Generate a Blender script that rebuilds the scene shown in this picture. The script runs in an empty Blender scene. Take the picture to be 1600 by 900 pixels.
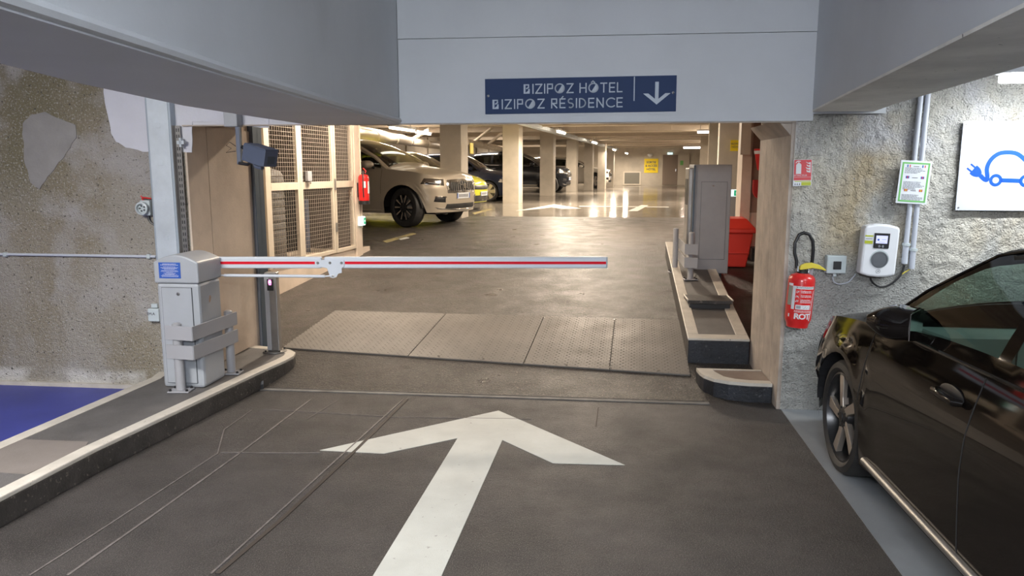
import bpy, bmesh, math, random
import numpy as np
from mathutils import Matrix, Vector, noise
random.seed(7)
R = math.radians
C = bpy.context.scene.collection
S = bpy.context.scene
# ------------------------------------------------------------ camera
FPX = 1180.0; PITCH = R(8.9); HC = 1.7
cam = bpy.data.objects.new('camera', bpy.data.cameras.new('camera')); C.objects.link(cam)
cam.location = (0, 0, HC); cam.rotation_euler = (math.pi/2-PITCH, 0, 0)
cam.data.sensor_width = 36; cam.data.lens = 36*FPX/1600; cam.data.clip_start = .05; cam.data.clip_end = 200
S.camera = cam
# ------------------------------------------------------------ world and lights
w = bpy.data.worlds.new('world'); S.world = w; w.use_nodes = True
w.node_tree.nodes['Background'].inputs[0].default_value = (.8, .88, 1, 1)
w.node_tree.nodes['Background'].inputs[1].default_value = .12
S.view_settings.view_transform = 'Standard'; S.view_settings.look = 'None'; S.view_settings.gamma = 1
S.view_settings.use_curve_mapping = False; S.view_settings.exposure = 0.75
def area(name, loc, rot, sx, sy, power, col):
    l = bpy.data.lights.new(name, 'AREA'); l.shape = 'RECTANGLE'; l.size = sx; l.size_y = sy
    l.energy = power; l.color = col
    o = bpy.data.objects.new(name, l); C.objects.link(o); o.location = loc; o.rotation_euler = rot
    return o
COOL = (.90, .95, 1.0); WARM = (1.0, .84, .66); MID = (1, .93, .84)
# fills added behind and beside the viewpoint, no fixtures; last serves the upper right lamp
area('entrance_area_light', (-.1, -1.6, 2.6), (R(18), 0, 0), 1.5, .6, 240, COOL)
area('entrance_area_light', (-3.0, 2.2, 2.75), (R(12), 0, R(10)), 1.3, .35, 105, (1.0,.97,.93))
area('entrance_area_light', (2.9, 1.2, 2.8), (R(10), 0, R(-10)), 1.3, .2, 50, COOL)
area('entrance_area_light', (3.6, 4.50, 2.19), (R(12), 0, R(-6)), 1.25, .10, 19, (.93,.98,1.0))
# ------------------------------------------------------------ projection helpers (pixel of the photo -> point of the place)
def ray(px, py):
    u = (px-800)/FPX; v = (450-py)/FPX
    return Vector((u, math.cos(PITCH)+v*math.sin(PITCH), -math.sin(PITCH)+v*math.cos(PITCH)))
def P(px, py, Y):
    d = ray(px, py); t = Y/d.y; return Vector((d.x*t, Y, HC+d.z*t))
def G(px, py, z=0):
    d = ray(px, py); t = (z-HC)/d.z; return Vector((d.x*t, d.y*t, z))
TN = R(6.1); TH = R(13)
ON = Vector((0, 5.43, 0)); CN = Vector((math.cos(TN), -math.sin(TN), 0)); AN = Vector((math.sin(TN), math.cos(TN), 0))
CH = Vector((math.cos(TH), -math.sin(TH), 0)); AH = Vector((math.sin(TH), math.cos(TH), 0))
def N(s, t, z=0): v = ON+CN*s+AN*t; return Vector((v.x, v.y, z))
def WN(px, py, t=0):
    d = ray(px, py); o = Vector((0, 0, HC)); k = ((ON+AN*t)-o).dot(AN)/d.dot(AN); p = o+d*k
    return ((p-ON).dot(CN), p.z)
def fz(x, y):
    """height of the drive: flat, ramp, then the slightly rising hall slab"""
    t = (Vector((x, y, 0))-ON).dot(AN)
    if t < .1: return 0.0
    if t < 5.8: return .56*(t-.1)/5.7
    return min(.75, .56+.0105*(t-5.8))
def RG(px, py):
    z = 0
    for i in range(60):
        p = G(px, py, z); z = z*.6+.4*fz(p.x, p.y)
    return G(px, py, z)
# ------------------------------------------------------------ materials
def mat(name, col, rough=.6, metal=0, var=0, vscale=4, bump=0, bscale=60, spec=.5, coat=0, emit=None, estr=0,
        speck=None, speck_s=90, speck_t=.62, rvar=0, detail=6, bump2=0, b2scale=8, dist=.01, stain=None, stain_s=1.0, stain_t=.5):
    m = bpy.data.materials.new(name); m.use_nodes = True; nt = m.node_tree; b = nt.nodes['Principled BSDF']
    b.inputs['Roughness'].default_value = rough; b.inputs['Metallic'].default_value = metal
    b.inputs['Specular IOR Level'].default_value = spec; b.inputs['Coat Weight'].default_value = coat
    b.inputs['Coat Roughness'].default_value = .03
    c4 = (*col, 1); b.inputs['Base Color'].default_value = c4
    if emit: b.inputs['Emission Color'].default_value = (*emit, 1); b.inputs['Emission Strength'].default_value = estr
    def nz(scale, det=6, r=.6):
        tc = nt.nodes.new('ShaderNodeTexCoord'); n = nt.nodes.new('ShaderNodeTexNoise')
        n.inputs['Scale'].default_value = scale; n.inputs['Detail'].default_value = det; n.inputs['Roughness'].default_value = r
        nt.links.new(tc.outputs['Object'], n.inputs['Vector']); return n.outputs['Fac']
    def ramp(f, a, bb, ca=(0,0,0,1), cb=(1,1,1,1)):
        r = nt.nodes.new('ShaderNodeValToRGB'); r.color_ramp.elements[0].position = a; r.color_ramp.elements[1].position = bb
        r.color_ramp.elements[0].color = ca; r.color_ramp.elements[1].color = cb; nt.links.new(f, r.inputs[0]); return r.outputs[0]
    def mix(f, a, bb):
        x = nt.nodes.new('ShaderNodeMix'); x.data_type = 'RGBA'
        if isinstance(f, float): x.inputs[0].default_value = f
        else: nt.links.new(f, x.inputs[0])
        for s, k in ((6, a), (7, bb)):
            if isinstance(k, tuple): x.inputs[s].default_value = k
            else: nt.links.new(k, x.inputs[s])
        return x.outputs[2]
    out = None
    if var:
        lo = tuple(max(0, c*(1-var)) for c in col)+(1,); hi = tuple(min(1, c*(1+var)) for c in col)+(1,)
        out = ramp(nz(vscale, detail), .32, .68, lo, hi)
    if stain:
        out = mix(ramp(nz(stain_s, 5), stain_t, stain_t+.16), out if out is not None else c4, (*stain, 1))
    if speck:
        out = mix(ramp(nz(speck_s, 3), speck_t, speck_t+.05), out if out is not None else c4, (*speck, 1))
    if out is not None: nt.links.new(out, b.inputs['Base Color'])
    if rvar:
        mr = nt.nodes.new('ShaderNodeMapRange'); mr.inputs[3].default_value = max(.03, rough-rvar); mr.inputs[4].default_value = rough+rvar
        mr.inputs[1].default_value = .3; mr.inputs[2].default_value = .7
        nt.links.new(nz(3, 5), mr.inputs[0]); nt.links.new(mr.outputs[0], b.inputs['Roughness'])
    if bump or bump2:
        prev = None
        for st, sc in ((bump2, b2scale), (bump, bscale)):
            if not st: continue
            bn = nt.nodes.new('ShaderNodeBump'); bn.inputs['Strength'].default_value = st; bn.inputs['Distance'].default_value = dist
            nt.links.new(nz(sc, 8, .65), bn.inputs['Height'])
            if prev: nt.links.new(prev, bn.inputs['Normal'])
            prev = bn.outputs[0]
        nt.links.new(prev, b.inputs['Normal'])
    m['mix'] = 1
    return m
def emis(name, col, s):
    return mat(name, (.9, .9, .9), .4, emit=col, estr=s)
def glass(name, tint, refl=.09):
    m = bpy.data.materials.new(name); m.use_nodes = True; nt = m.node_tree; nt.nodes.clear()
    o = nt.nodes.new('ShaderNodeOutputMaterial'); t = nt.nodes.new('ShaderNodeBsdfTransparent'); g = nt.nodes.new('ShaderNodeBsdfGlossy')
    t.inputs[0].default_value = (*tint, 1); g.inputs['Roughness'].default_value = .02; g.inputs[0].default_value = (1, 1, 1, 1)
    lw = nt.nodes.new('ShaderNodeLayerWeight'); lw.inputs[0].default_value = .5
    pw_ = nt.nodes.new('ShaderNodeMath'); pw_.operation = 'POWER'; pw_.inputs[1].default_value = 4; nt.links.new(lw.outputs['Facing'], pw_.inputs[0])
    a = nt.nodes.new('ShaderNodeMath'); a.operation = 'ADD'; a.inputs[1].default_value = refl; nt.links.new(pw_.outputs[0], a.inputs[0]); a.use_clamp = True
    mx = nt.nodes.new('ShaderNodeMixShader'); nt.links.new(a.outputs[0], mx.inputs[0]); nt.links.new(t.outputs[0], mx.inputs[1])
    nt.links.new(g.outputs[0], mx.inputs[2]); nt.links.new(mx.outputs[0], o.inputs[0]); return m
M = {}
M['asphalt'] = mat('asphalt', (.042, .037, .0355), .46, spec=.5, var=.45, vscale=1.7, bump=1.0, bscale=95, speck=(.17, .15, .14), speck_s=190, speck_t=.56, rvar=.12, dist=.016, bump2=.8, b2scale=42)
M['ramp_asphalt'] = mat('ramp_asphalt', (.038, .031, .026), .40, spec=.6, var=.4, vscale=1.3, bump=1.0, bscale=70, speck=(.16, .13, .105), speck_s=85, speck_t=.57, rvar=.14, dist=.022, bump2=.9, b2scale=30)
M['slab'] = mat('glossy_slab', (.20, .18, .155), .14, spec=.35, var=.18, vscale=.5, bump=.12, bscale=14, rvar=.05, dist=.004)
M['plate'] = mat('metal_plate', (.125, .112, .10), .55, .15, var=.2, vscale=1.2, bump=.15, bscale=90, rvar=.08)
M['score_lite2'] = mat('joint_mortar', (.12, .115, .11), .6, var=.5, vscale=6, bump=.5, bscale=60)
M['bay_grey'] = mat('bay_grey_floor', (.22, .235, .25), .5, var=.15, vscale=2, bump=.15, bscale=120)
M['bay_blue'] = mat('bay_blue_floor', (.045, .058, .30), .45, var=.15, vscale=2, bump=.1, bscale=150)
M['roadwhite'] = mat('road_paint', (.50, .50, .46), .55, var=.10, vscale=3, bump=.5, bscale=170, speck=(.30, .28, .26), speck_s=30, speck_t=.68, dist=.004)
M['kerbwhite'] = mat('kerb_paint', (.54, .50, .44), .5, var=.15, vscale=5, bump=.3, bscale=70, speck=(.2, .17, .14), speck_s=40, speck_t=.66)
M['kerbdark'] = mat('kerb_dark', (.045, .04, .037), .55, var=.5, vscale=6, bump=.6, bscale=60, speck=(.16, .14, .12), speck_s=35, speck_t=.62)
M['kerbblack'] = mat('kerb_black_paint', (.010, .012, .018), .38, var=.5, vscale=9, bump=.7, bscale=70, speck=(.07, .07, .075), speck_s=45, speck_t=.64)
M['island'] = mat('island_asphalt', (.115, .108, .105), .55, var=.25, vscale=3, bump=.5, bscale=160, speck=(.2, .19, .18), speck_s=180)
M['islandpatch'] = mat('island_patch', (.20, .175, .16), .5, var=.12, vscale=3, bump=.2, bscale=90)
M['white_paint'] = mat('white_paint', (.60, .62, .65), .62, var=.04, vscale=1.5, bump=.10, bscale=40, bump2=.1, b2scale=3)
M['white_wall'] = mat('white_wall_paint', (.62, .63, .69), .65, var=.05, vscale=3, bump=.2, bscale=50)
M['soffit'] = mat('lit_dirty_soffit', (.82, .80, .76), .7, var=.14, vscale=3, bump=.5, bscale=40, speck=(.2, .19, .18), speck_s=28, speck_t=.70)  # dirt specks; paler base stands in for lamp light on the underside
M['jamb'] = mat('jamb_concrete', (.60, .50, .41), .68, var=.14, vscale=2.4, bump=.25, bscale=60, stain=(.50, .42, .34), stain_s=2, stain_t=.55)
M['board'] = mat('board_concrete', (.42, .36, .31), .68, var=.22, vscale=5, bump=.3, bscale=60)
M['hall_concrete'] = mat('hall_concrete', (.50, .45, .38), .7, var=.12, vscale=2, bump=.2, bscale=40)
M['hall_ceiling'] = mat('hall_ceiling', (.58, .51, .43), .75, var=.15, vscale=.6, bump=.15, bscale=20)
M['hall_wall'] = mat('hall_wall', (.52, .47, .40), .7, var=.15, vscale=1.2, bump=.2, bscale=30)
M['brown_wall'] = mat('brown_wall', (.30, .20, .15), .6, var=.1, vscale=3)
M['grey_cab'] = mat('grey_powdercoat', (.36, .38, .41), .42, var=.04, vscale=6, bump=.05, bscale=200)
M['grey_cab2'] = mat('grey_powdercoat_warm', (.32, .325, .345), .45, var=.05, vscale=5)
M['grey_guard'] = mat('guard_grey', (.34, .34, .36), .5)
M['grey_line'] = mat('shadow_gap', (.07, .075, .085), .6)
M['galv'] = mat('galvanised', (.62, .68, .73), .38, .25, var=.12, vscale=4, rvar=.08)
M['steel_blue'] = mat('column_steel', (.085, .115, .15), .45, .3, var=.15, vscale=3)
M['steel'] = mat('brushed_steel', (.33, .32, .31), .38, .85, var=.1, vscale=8)
M['chrome'] = mat('chrome', (.75, .75, .75), .12, 1)
M['pvc'] = mat('grey_pvc', (.52, .55, .62), .4)
M['white_plastic'] = mat('white_plastic', (.80, .82, .86), .3)
M['white_arm'] = mat('arm_white', (.62, .66, .72), .38)
M['lightgrey'] = mat('light_grey_plastic', (.50, .56, .58), .4)
M['black'] = mat('black_plastic', (.015, .015, .017), .4)
M['rubber'] = mat('rubber', (.018, .017, .017), .65, var=.2, vscale=20)
M['dark'] = mat('dark_fabric', (.02, .02, .022), .8)
M['red'] = mat('signal_red', (.62, .02, .02), .28, coat=.4)
M['redtape'] = mat('red_tape', (.66, .004, .02), .6, spec=.2)
M['binred'] = mat('bin_red', (.72, .045, .03), .4)
M['yellow'] = mat('handle_yellow', (.70, .58, .06), .4)
M['signyellow'] = mat('sign_yellow', (.95, .72, .015), .5)
M['signnavy'] = mat('sign_navy', (.022, .045, .120), .6, spec=.25)
M['signtext'] = mat('sign_lettering', (.46, .52, .60), .5)
M['signwhite'] = mat('sign_white', (.60, .64, .72), .4)
M['blue'] = mat('logo_blue', (.008, .085, .60), .4)
M['stickblue'] = mat('sticker_blue', (.03, .10, .42), .4)
M['paper'] = mat('paper', (.72, .75, .80), .35)
M['green'] = mat('border_green', (.16, .48, .13), .4)
M['lime'] = mat('lime', (.45, .50, .03), .5)
M['signred'] = mat('sign_red', (.60, .06, .07), .45)
M['text_dark'] = mat('dark_ink', (.12, .12, .14), .6)
M['text_white'] = mat('white_ink', (.75, .75, .78), .5)
M['cagebeige'] = mat('cage_frame_paint', (.55, .48, .39), .5, var=.06, vscale=5)
M['wire'] = mat('mesh_wire', (.38, .33, .28), .45, .4)
M['camblue'] = mat('camera_housing', (.10, .125, .19), .5)
M['screen'] = mat('lit_screen', (.2, .2, .3), .3, emit=(.52, .55, 1), estr=.75)
M['magenta'] = emis('magenta_display', (1, .08, .55), 2.2)
M['tube_warm'] = emis('lit_tube_warm', (1, .86, .66), 22)
M['tube_pink'] = emis('lit_tube_pink', (1, .82, .78), 11)
M['tube_cool'] = emis('lit_tube_cool', (.93, .97, 1), 9)
M['exit_green'] = mat('exit_green', (.02, .35, .15), .5, emit=(.02, .45, .22), estr=.4)
M['exit_white'] = emis('exit_white', (.70, 1, .98), .6)
M['tube_soft'] = emis('lit_tube_soft', (1, .85, .65), 2.4)
M['glass'] = glass('car_glass', (.52, .64, .58), .05)
M['glassdark'] = glass('car_glass_dark', (.16, .17, .16), .03)
M['lens'] = glass('lamp_lens', (.85, .87, .9), .1)
M['paint_black'] = mat('paint_black', (.006, .0045, .004), .05, spec=.34)
M['paint_beige'] = mat('paint_beige', (.46, .40, .32), .38, .3, coat=.15)
M['paint_lime'] = mat('paint_lime', (.62, .62, .03), .3, coat=1)
M['paint_navy'] = mat('paint_navy', (.008, .012, .028), .22, spec=.35)
M['paint_dark'] = mat('paint_dark', (.008, .009, .012), .24, spec=.3)
M['paint_white'] = mat('paint_white', (.62, .58, .52), .25, coat=1)
M['paint_gunmetal'] = mat('paint_gunmetal', (.04, .038, .036), .28, .3)
M['rim_silver'] = mat('rim_silver', (.62, .55, .48), .28, .8)
M['rim_dark'] = mat('rim_dark', (.03, .03, .032), .3, .5)
M['seat'] = mat('seat_fabric', (.10, .12, .12), .8)
M['dash'] = mat('dashboard', (.16, .21, .21), .6)
# rough, pitted concretes of the two end walls
def rough_wall(name, base, tints, pit, pit_s, pit_t, bumpS, dist, paint=None):
    m = bpy.data.materials.new(name); m.use_nodes = True; nt = m.node_tree; b = nt.nodes['Principled BSDF']; b.inputs['Roughness'].default_value = .75
    tc = nt.nodes.new('ShaderNodeTexCoord')
    def nz(scale, det=6, sc=(1,1,1), off=(0,0,0)):
        mp = nt.nodes.new('ShaderNodeMapping'); mp.inputs['Scale'].default_value = sc; mp.inputs['Location'].default_value = off
        nt.links.new(tc.outputs['Object'], mp.inputs[0])
        n = nt.nodes.new('ShaderNodeTexNoise'); n.inputs['Scale'].default_value = scale; n.inputs['Detail'].default_value = det
        nt.links.new(mp.outputs[0], n.inputs['Vector']); return n.outputs['Fac']
    def ramp(f, a, bb):
        r = nt.nodes.new('ShaderNodeMapRange'); r.inputs[1].default_value = a; r.inputs[2].default_value = bb; nt.links.new(f, r.inputs[0]); return r.outputs[0]
    def mix(f, a, bb):
        x = nt.nodes.new('ShaderNodeMix'); x.data_type = 'RGBA'; nt.links.new(f, x.inputs[0])
        for s, k in ((6, a), (7, bb)):
            if isinstance(k, tuple): x.inputs[s].default_value = (*k, 1)
            else: nt.links.new(k, x.inputs[s])
        return x.outputs[2]
    def mul(a, bb):
        x = nt.nodes.new('ShaderNodeMath'); x.operation = 'MULTIPLY'; nt.links.new(a, x.inputs[0])
        if isinstance(bb, float): x.inputs[1].default_value = bb
        else: nt.links.new(bb, x.inputs[1])
        return x.outputs[0]
    sp = nt.nodes.new('ShaderNodeSeparateXYZ'); nt.links.new(tc.outputs['Object'], sp.inputs[0])
    c = base
    for (col, s, t, sc, off, band) in tints:
        f = ramp(nz(s, 5, sc, off), t, t+.14)
        if band:                       # a stain of its own place: (axis, from, to, soft)
            for (ax, a0, a1, soft) in band:
                f1 = ramp(sp.outputs[ax], a0, a0+soft); f2 = ramp(sp.outputs[ax], a1, a1-soft); f = mul(mul(f, f1), f2)
        c = mix(f, c, col)
    c = mix(ramp(nz(pit_s, 3), pit_t, pit_t+.04), c, pit)
    nt.links.new(c, b.inputs['Base Color'])
    prev = None
    for st, sc in bumpS:
        bn = nt.nodes.new('ShaderNodeBump'); bn.inputs['Strength'].default_value = st; bn.inputs['Distance'].default_value = dist
        nt.links.new(nz(sc, 8), bn.inputs['Height'])
        if prev: nt.links.new(prev, bn.inputs['Normal'])
        prev = bn.outputs[0]
    nt.links.new(prev, b.inputs['Normal']); return m
M['wall_left'] = rough_wall('pitted_concrete', (.36, .33, .28),
    [((.29, .25, .18), 1.6, .42, (1, 1, .45), (0, 0, 0), None), ((.21, .185, .115), 1.2, .40, (1, 1, .7), (3, 0, 0), [(2, 1.25, 3, .5), (0, -4.6, -2.9, .3)]),
     ((.42, .40, .38), 2.2, .52, (1, 1, 1), (5, 2, 0), None), ((.46, .44, .40), 70, .54, (1, 1, 1), (0, 4, 0), None), ((.22, .20, .16), 18, .64, (1, 1, 1), (0, 9, 0), None), ((.62, .60, .56), 3, .42, (1, 1, 1), (1, 0, 0), [(2, -.2, .16, .05)])],
    (.10, .09, .075), 42, .635, [(.8, 35), (.8, 110)], .02)
M['wall_right'] = rough_wall('roughcast', (.68, .65, .58),
    [((.56, .46, .31), 1.3, .42, (1, 1, .35), (2, 0, 1), [(2, .9, 2.3, .3)]), ((.52, .51, .48), 2.5, .44, (1, 1, .6), (4, 0, 0), None), ((.44, .44, .42), 1.5, .30, (1, 1, 1), (7, 0, 0), [(0, 1.5, 3.0, .25), (2, -.6, 1.15, .15)]),
     ((.66, .65, .66), 3, .45, (1, 1, 1), (0, 0, 0), [(2, 1.78, 2.6, .1)])],
    (.33, .31, .27), 60, .66, [(1, 34), (1, 95)], .028)
# ------------------------------------------------------------ mesh helpers
class MB:
    def __init__(s): s.v = []; s.f = []; s.m = Matrix.Identity(4)
    def add(s, vs, fs, M_=None):
        n = len(s.v); T = M_ if M_ is not None else s.m
        s.v += [tuple(T @ Vector(v)) for v in vs]; s.f += [tuple(i+n for i in f) for f in fs]; return s
    def box(s, x0, x1, y0, y1, z0, z1, M_=None):
        return s.add([(x0,y0,z0),(x1,y0,z0),(x1,y1,z0),(x0,y1,z0),(x0,y0,z1),(x1,y0,z1),(x1,y1,z1),(x0,y1,z1)],
                     [(0,3,2,1),(4,5,6,7),(0,1,5,4),(1,2,6,5),(2,3,7,6),(3,0,4,7)], M_)
    def prism(s, poly, z0, z1, M_=None):
        n = len(poly); g0 = z0 if callable(z0) else (lambda x, y: z0); g1 = z1 if callable(z1) else (lambda x, y: z1)
        return s.add([(p[0],p[1],g0(p[0],p[1])) for p in poly]+[(p[0],p[1],g1(p[0],p[1])) for p in poly],
                     [tuple(range(n-1,-1,-1)), tuple(range(n,2*n))]+[(i,(i+1)%n,(i+1)%n+n,i+n) for i in range(n)], M_)
    def sheet(s, poly, y0, y1, M_=None):   # polygon in xz, thickness along y
        n = len(poly)
        return s.add([(p[0],y0,p[1]) for p in poly]+[(p[0],y1,p[1]) for p in poly],
                     [tuple(range(n)), tuple(range(2*n-1,n-1,-1))]+[(i,i+n,(i+1)%n+n,(i+1)%n) for i in range(n)], M_)
    def tube(s, pts, r, n=10, M_=None, caps=True):
        pts = [Vector(p) for p in pts]; rr = r if isinstance(r, (list, tuple)) else [r]*len(pts); vs = []; fs = []; up = None
        for i, p in enumerate(pts):
            d = (pts[min(i+1, len(pts)-1)]-pts[max(i-1, 0)]).normalized()
            if up is None:
                a = Vector((0, 0, 1)) if abs(d.z) < .9 else Vector((1, 0, 0)); up = (a-d*a.dot(d)).normalized()
            else: up = (up-d*up.dot(d)).normalized()
            b = d.cross(up)
            for k in range(n):
                an = 2*math.pi*k/n; vs.append(tuple(p+(up*math.cos(an)+b*math.sin(an))*rr[i]))
        for i in range(len(pts)-1):
            for k in range(n): fs.append((i*n+k, i*n+(k+1)%n, (i+1)*n+(k+1)%n, (i+1)*n+k))
        if caps: fs.append(tuple(range(n-1,-1,-1))); fs.append(tuple(range((len(pts)-1)*n, len(pts)*n)))
        return s.add(vs, fs, M_)
    def lathe(s, prof, n=24, M_=None, caps=True):     # (r, z) about z
        vs = []; fs = []
        for r, z in prof:
            for k in range(n): a = 2*math.pi*k/n; vs.append((r*math.cos(a), r*math.sin(a), z))
        for i in range(len(prof)-1):
            for k in range(n): fs.append((i*n+k, i*n+(k+1)%n, (i+1)*n+(k+1)%n, (i+1)*n+k))
        if not caps: return s.add(vs, fs, M_)
        if prof[0][0] > 1e-6: fs.append(tuple(range(n-1,-1,-1)))
        if prof[-1][0] > 1e-6: fs.append(tuple(range((len(prof)-1)*n, len(prof)*n)))
        return s.add(vs, fs, M_)
    def build(s, name, m, parent=None, loc=None, rz=0, smooth=False, bevel=0, weld=False):
        me = bpy.data.meshes.new(name); me.from_pydata(s.v, [], s.f)
        if weld or smooth:
            bm = bmesh.new(); bm.from_mesh(me)
            if weld: bmesh.ops.remove_doubles(bm, verts=bm.verts, dist=1e-5)
            bmesh.ops.recalc_face_normals(bm, faces=bm.faces); bm.to_mesh(me); bm.free()
        me.materials.append(M[m] if isinstance(m, str) else m)
        if smooth:
            me.shade_smooth() if hasattr(me, 'shade_smooth') else None
            try: me.set_sharp_from_angle(angle=R(38))
            except Exception: pass
        o = bpy.data.objects.new(name, me); C.objects.link(o)
        if parent: o.parent = parent
        if loc is not None: o.location = loc
        if rz: o.rotation_euler[2] = rz
        if bevel:
            b = o.modifiers.new('bevel', 'BEVEL'); b.width = bevel; b.segments = 2; b.limit_method = 'ANGLE'; b.angle_limit = R(50)
        return o
def thing(name, label, cat, loc=(0,0,0), rz=0, group=None):
    o = bpy.data.objects.new(name, None); C.objects.link(o); o.empty_display_size = .1
    o.location = loc; o.rotation_euler = (0, 0, rz); o['label'] = label; o['category'] = cat
    if group: o['group'] = group
    return o
def tag(o, label, cat, group=None):
    o['label'] = label; o['category'] = cat
    if group: o['group'] = group
    return o
def struct(o): o['kind'] = 'structure'; return o
def stuff(o): o['kind'] = 'stuff'; return o
def T(x=0, y=0, z=0, rx=0, ry=0, rz=0, s=1):
    return Matrix.Translation((x, y, z)) @ Matrix.Rotation(rz, 4, 'Z') @ Matrix.Rotation(ry, 4, 'Y') @ Matrix.Rotation(rx, 4, 'X') @ Matrix.Scale(s, 4)
def text(name, body, size, m, parent, loc, rot=(math.pi/2, 0, 0), align='CENTER', ext=.001, sx=1, label=None, bold=0):
    cu = bpy.data.curves.new(name, 'FONT'); cu.body = body; cu.size = size; cu.align_x = align; cu.align_y = 'CENTER'; cu.extrude = ext; cu.offset = bold
    cu.resolution_u = 3
    o = bpy.data.objects.new(name, cu); C.objects.link(o); dg = bpy.context.evaluated_depsgraph_get()
    me = bpy.data.meshes.new_from_object(o.evaluated_get(dg)); bpy.data.objects.remove(o)
    me.materials.clear(); me.materials.append(M[m]); o = bpy.data.objects.new(name, me); C.objects.link(o)
    o.parent = parent; o.location = loc; o.rotation_euler = rot; o.scale = (sx, 1, 1)
    if label: o['label'] = label
    return o
def wthing(name, label, cat, px, py, t=0, group=None):
    s, z = WN(px, py, t); return thing(name, label, cat, N(s, t, z), -TN, group)
rzN = -TN; rzH = -TH
# ============================================================ SETTING
# --- near floor
b = MB(); b.prism([N(-7,-8.5), N(7,-8.5), N(7,.1), N(-7,.1)][0:4], -.2, 0)
FL = struct(b.build('floor', 'asphalt'))
# grid of the ramp and hall
def strip_mesh(s0, s1, t0, t1, nt, name, m, th=.25, lift=0):
    vs = []; fs = []
    for i in range(nt+1):
        t = t0+(t1-t0)*i/nt
        for s_ in (s0, s1):
            p = N(s_, t); z = fz(p.x, p.y)+lift; vs.append((p.x, p.y, z))
    for i in range(nt): fs.append((2*i, 2*i+1, 2*i+3, 2*i+2))
    n = len(vs); vs += [(x, y, z-th) for x, y, z in vs]
    fs += [tuple(reversed([k+n for k in f])) for f in fs]
    fs += [(0, n, n+1, 1), (2*nt, 2*nt+1, n+2*nt+1, n+2*nt)]
    for i in range(nt): fs += [(2*i, 2*i+2, n+2*i+2, n+2*i), (2*i+1, n+2*i+1, n+2*i+3, 2*i+3)]
    b = MB(); b.add(vs, fs); return b.build(name, m)
struct(strip_mesh(-9, 9, .1001, 12.1, 24, 'floor', 'ramp_asphalt'))
struct(strip_mesh(-14, 16, 12.1001, 46, 20, 'floor', 'slab'))
# joint strip and lip of the ramp
b = MB(); b.prism([N(-2.0,.055), N(1.45,.055), N(1.45,.10), N(-2.0,.10)], .0005, .006); jo = b.build('joint_strip', 'score_lite2', FL)
b = MB(); b.prism([N(-1.95,.100), N(1.42,.100), N(1.42,.116), N(-1.95,.116)], .0005, .008); b.build('joint_gap', 'rubber', FL)
def floor_poly(px, name, m, z=.003, parent=FL, raw=False):
    pts = [(RG(*q) if not raw else Vector(q)) for q in px]
    vs = [(p.x, p.y, p.z+z) for p in pts]; n = len(vs); vs += [(p.x, p.y, p.z-.01) for p in pts]
    b = MB(); b.add(vs, [tuple(range(n)), tuple(range(2*n-1, n-1, -1))]+[(i, i+n, (i+1)%n+n, (i+1)%n) for i in range(n)])
    return b.build(name, m, parent, smooth=False, weld=True)
AR = tag(floor_poly([(779,642),(976,727),(864,724),(785,688),(690,900),(655,980),(548,980),(583,900),(715,685),(600,709),(500,704)], 'painted_arrow', 'roadwhite', parent=None),
         'large worn white arrow painted on the asphalt pointing to the ramp', 'arrow')
# parking bay floors
l0 = G(1220,640); l1 = G(1410,900); dr = (l1-l0).normalized(); e0 = l0+dr*0; e1 = l0+dr*7
W_ = N(7, -.001)
b = MB(); b.prism([(l0.x,l0.y), (e1.x, e1.y), (6.2, e1.y), (W_.x-.3, W_.y), tuple(N(1.93,-.001))[:2]], -.01, .0035)
tag(b.build('parking_bay', 'bay_grey'), 'grey painted parking bay floor under the black car', 'parking bay')
b = MB(); p0 = G(0,692); p1 = G(240,590); dL = (p1-p0).normalized()
q0 = p0-dL*5; q1 = N(-2.93, -.002)
b.prism([(q0.x,q0.y), (q1.x,q1.y), tuple(N(-6.5,-.002))[:2], tuple(N(-6.5,-6))[:2]], -.01, .0035)
tag(b.build('parking_bay', 'bay_blue'), 'blue painted parking bay floor beside the left concrete wall', 'parking bay')
# scored lines and grooves in the asphalt
def ribbon(pxs, wd, name, m, z=.0037):
    pts = [RG(*q) for q in pxs]; vs = []; fs = []
    for i, p in enumerate(pts):
        d = (pts[min(i+1, len(pts)-1)]-pts[max(i-1, 0)]).normalized(); n = Vector((-d.y, d.x, 0))*wd/2
        vs += [(p.x+n.x, p.y+n.y, p.z+z), (p.x-n.x, p.y-n.y, p.z+z)]
    for i in range(len(pts)-1): fs.append((2*i, 2*i+2, 2*i+3, 2*i+1))
    n = len(vs); vs2 = vs+[(x, y, zz-z-.004) for x, y, zz in vs]; f2 = list(fs)
    for i in range(len(pts)-1): f2 += [(2*i, 2*i+n, 2*i+2+n, 2*i+2), (2*i+1, 2*i+3, 2*i+3+n, 2*i+1+n)]
    b = MB(); b.add(vs2, f2); return b.build(name, m, FL)
M['score_dark'] = mat('groove_dark', (.035, .026, .02), .7); M['score_lite'] = mat('groove_light', (.115, .10, .095), .6, var=.3, vscale=20)
ribbon([(340,897),(440,812),(560,700),(636,624)], .022, 'expansion_joint', 'score_dark')
ribbon([(330,897),(430,806),(550,697),(628,626)], .010, 'scored_line', 'score_lite')
ribbon([(105,900),(240,805),(370,712),(485,625)], .013, 'scored_line', 'score_lite')
ribbon([(46,900),(140,840),(250,768),(340,709),(350,672),(395,640)], .009, 'scored_line', 'score_lite')
ribbon([(345,707),(430,708),(500,708)], .008, 'scored_line', 'score_lite')
ribbon([(480,655),(505,640),(530,624)], .008, 'scored_line', 'score_lite')
ribbon([(935,637),(931,668)], .006, 'scored_line', 'score_dark')
ribbon([(410,640),(620,652),(830,655)], .006, 'scored_line', 'score_lite')
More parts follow.
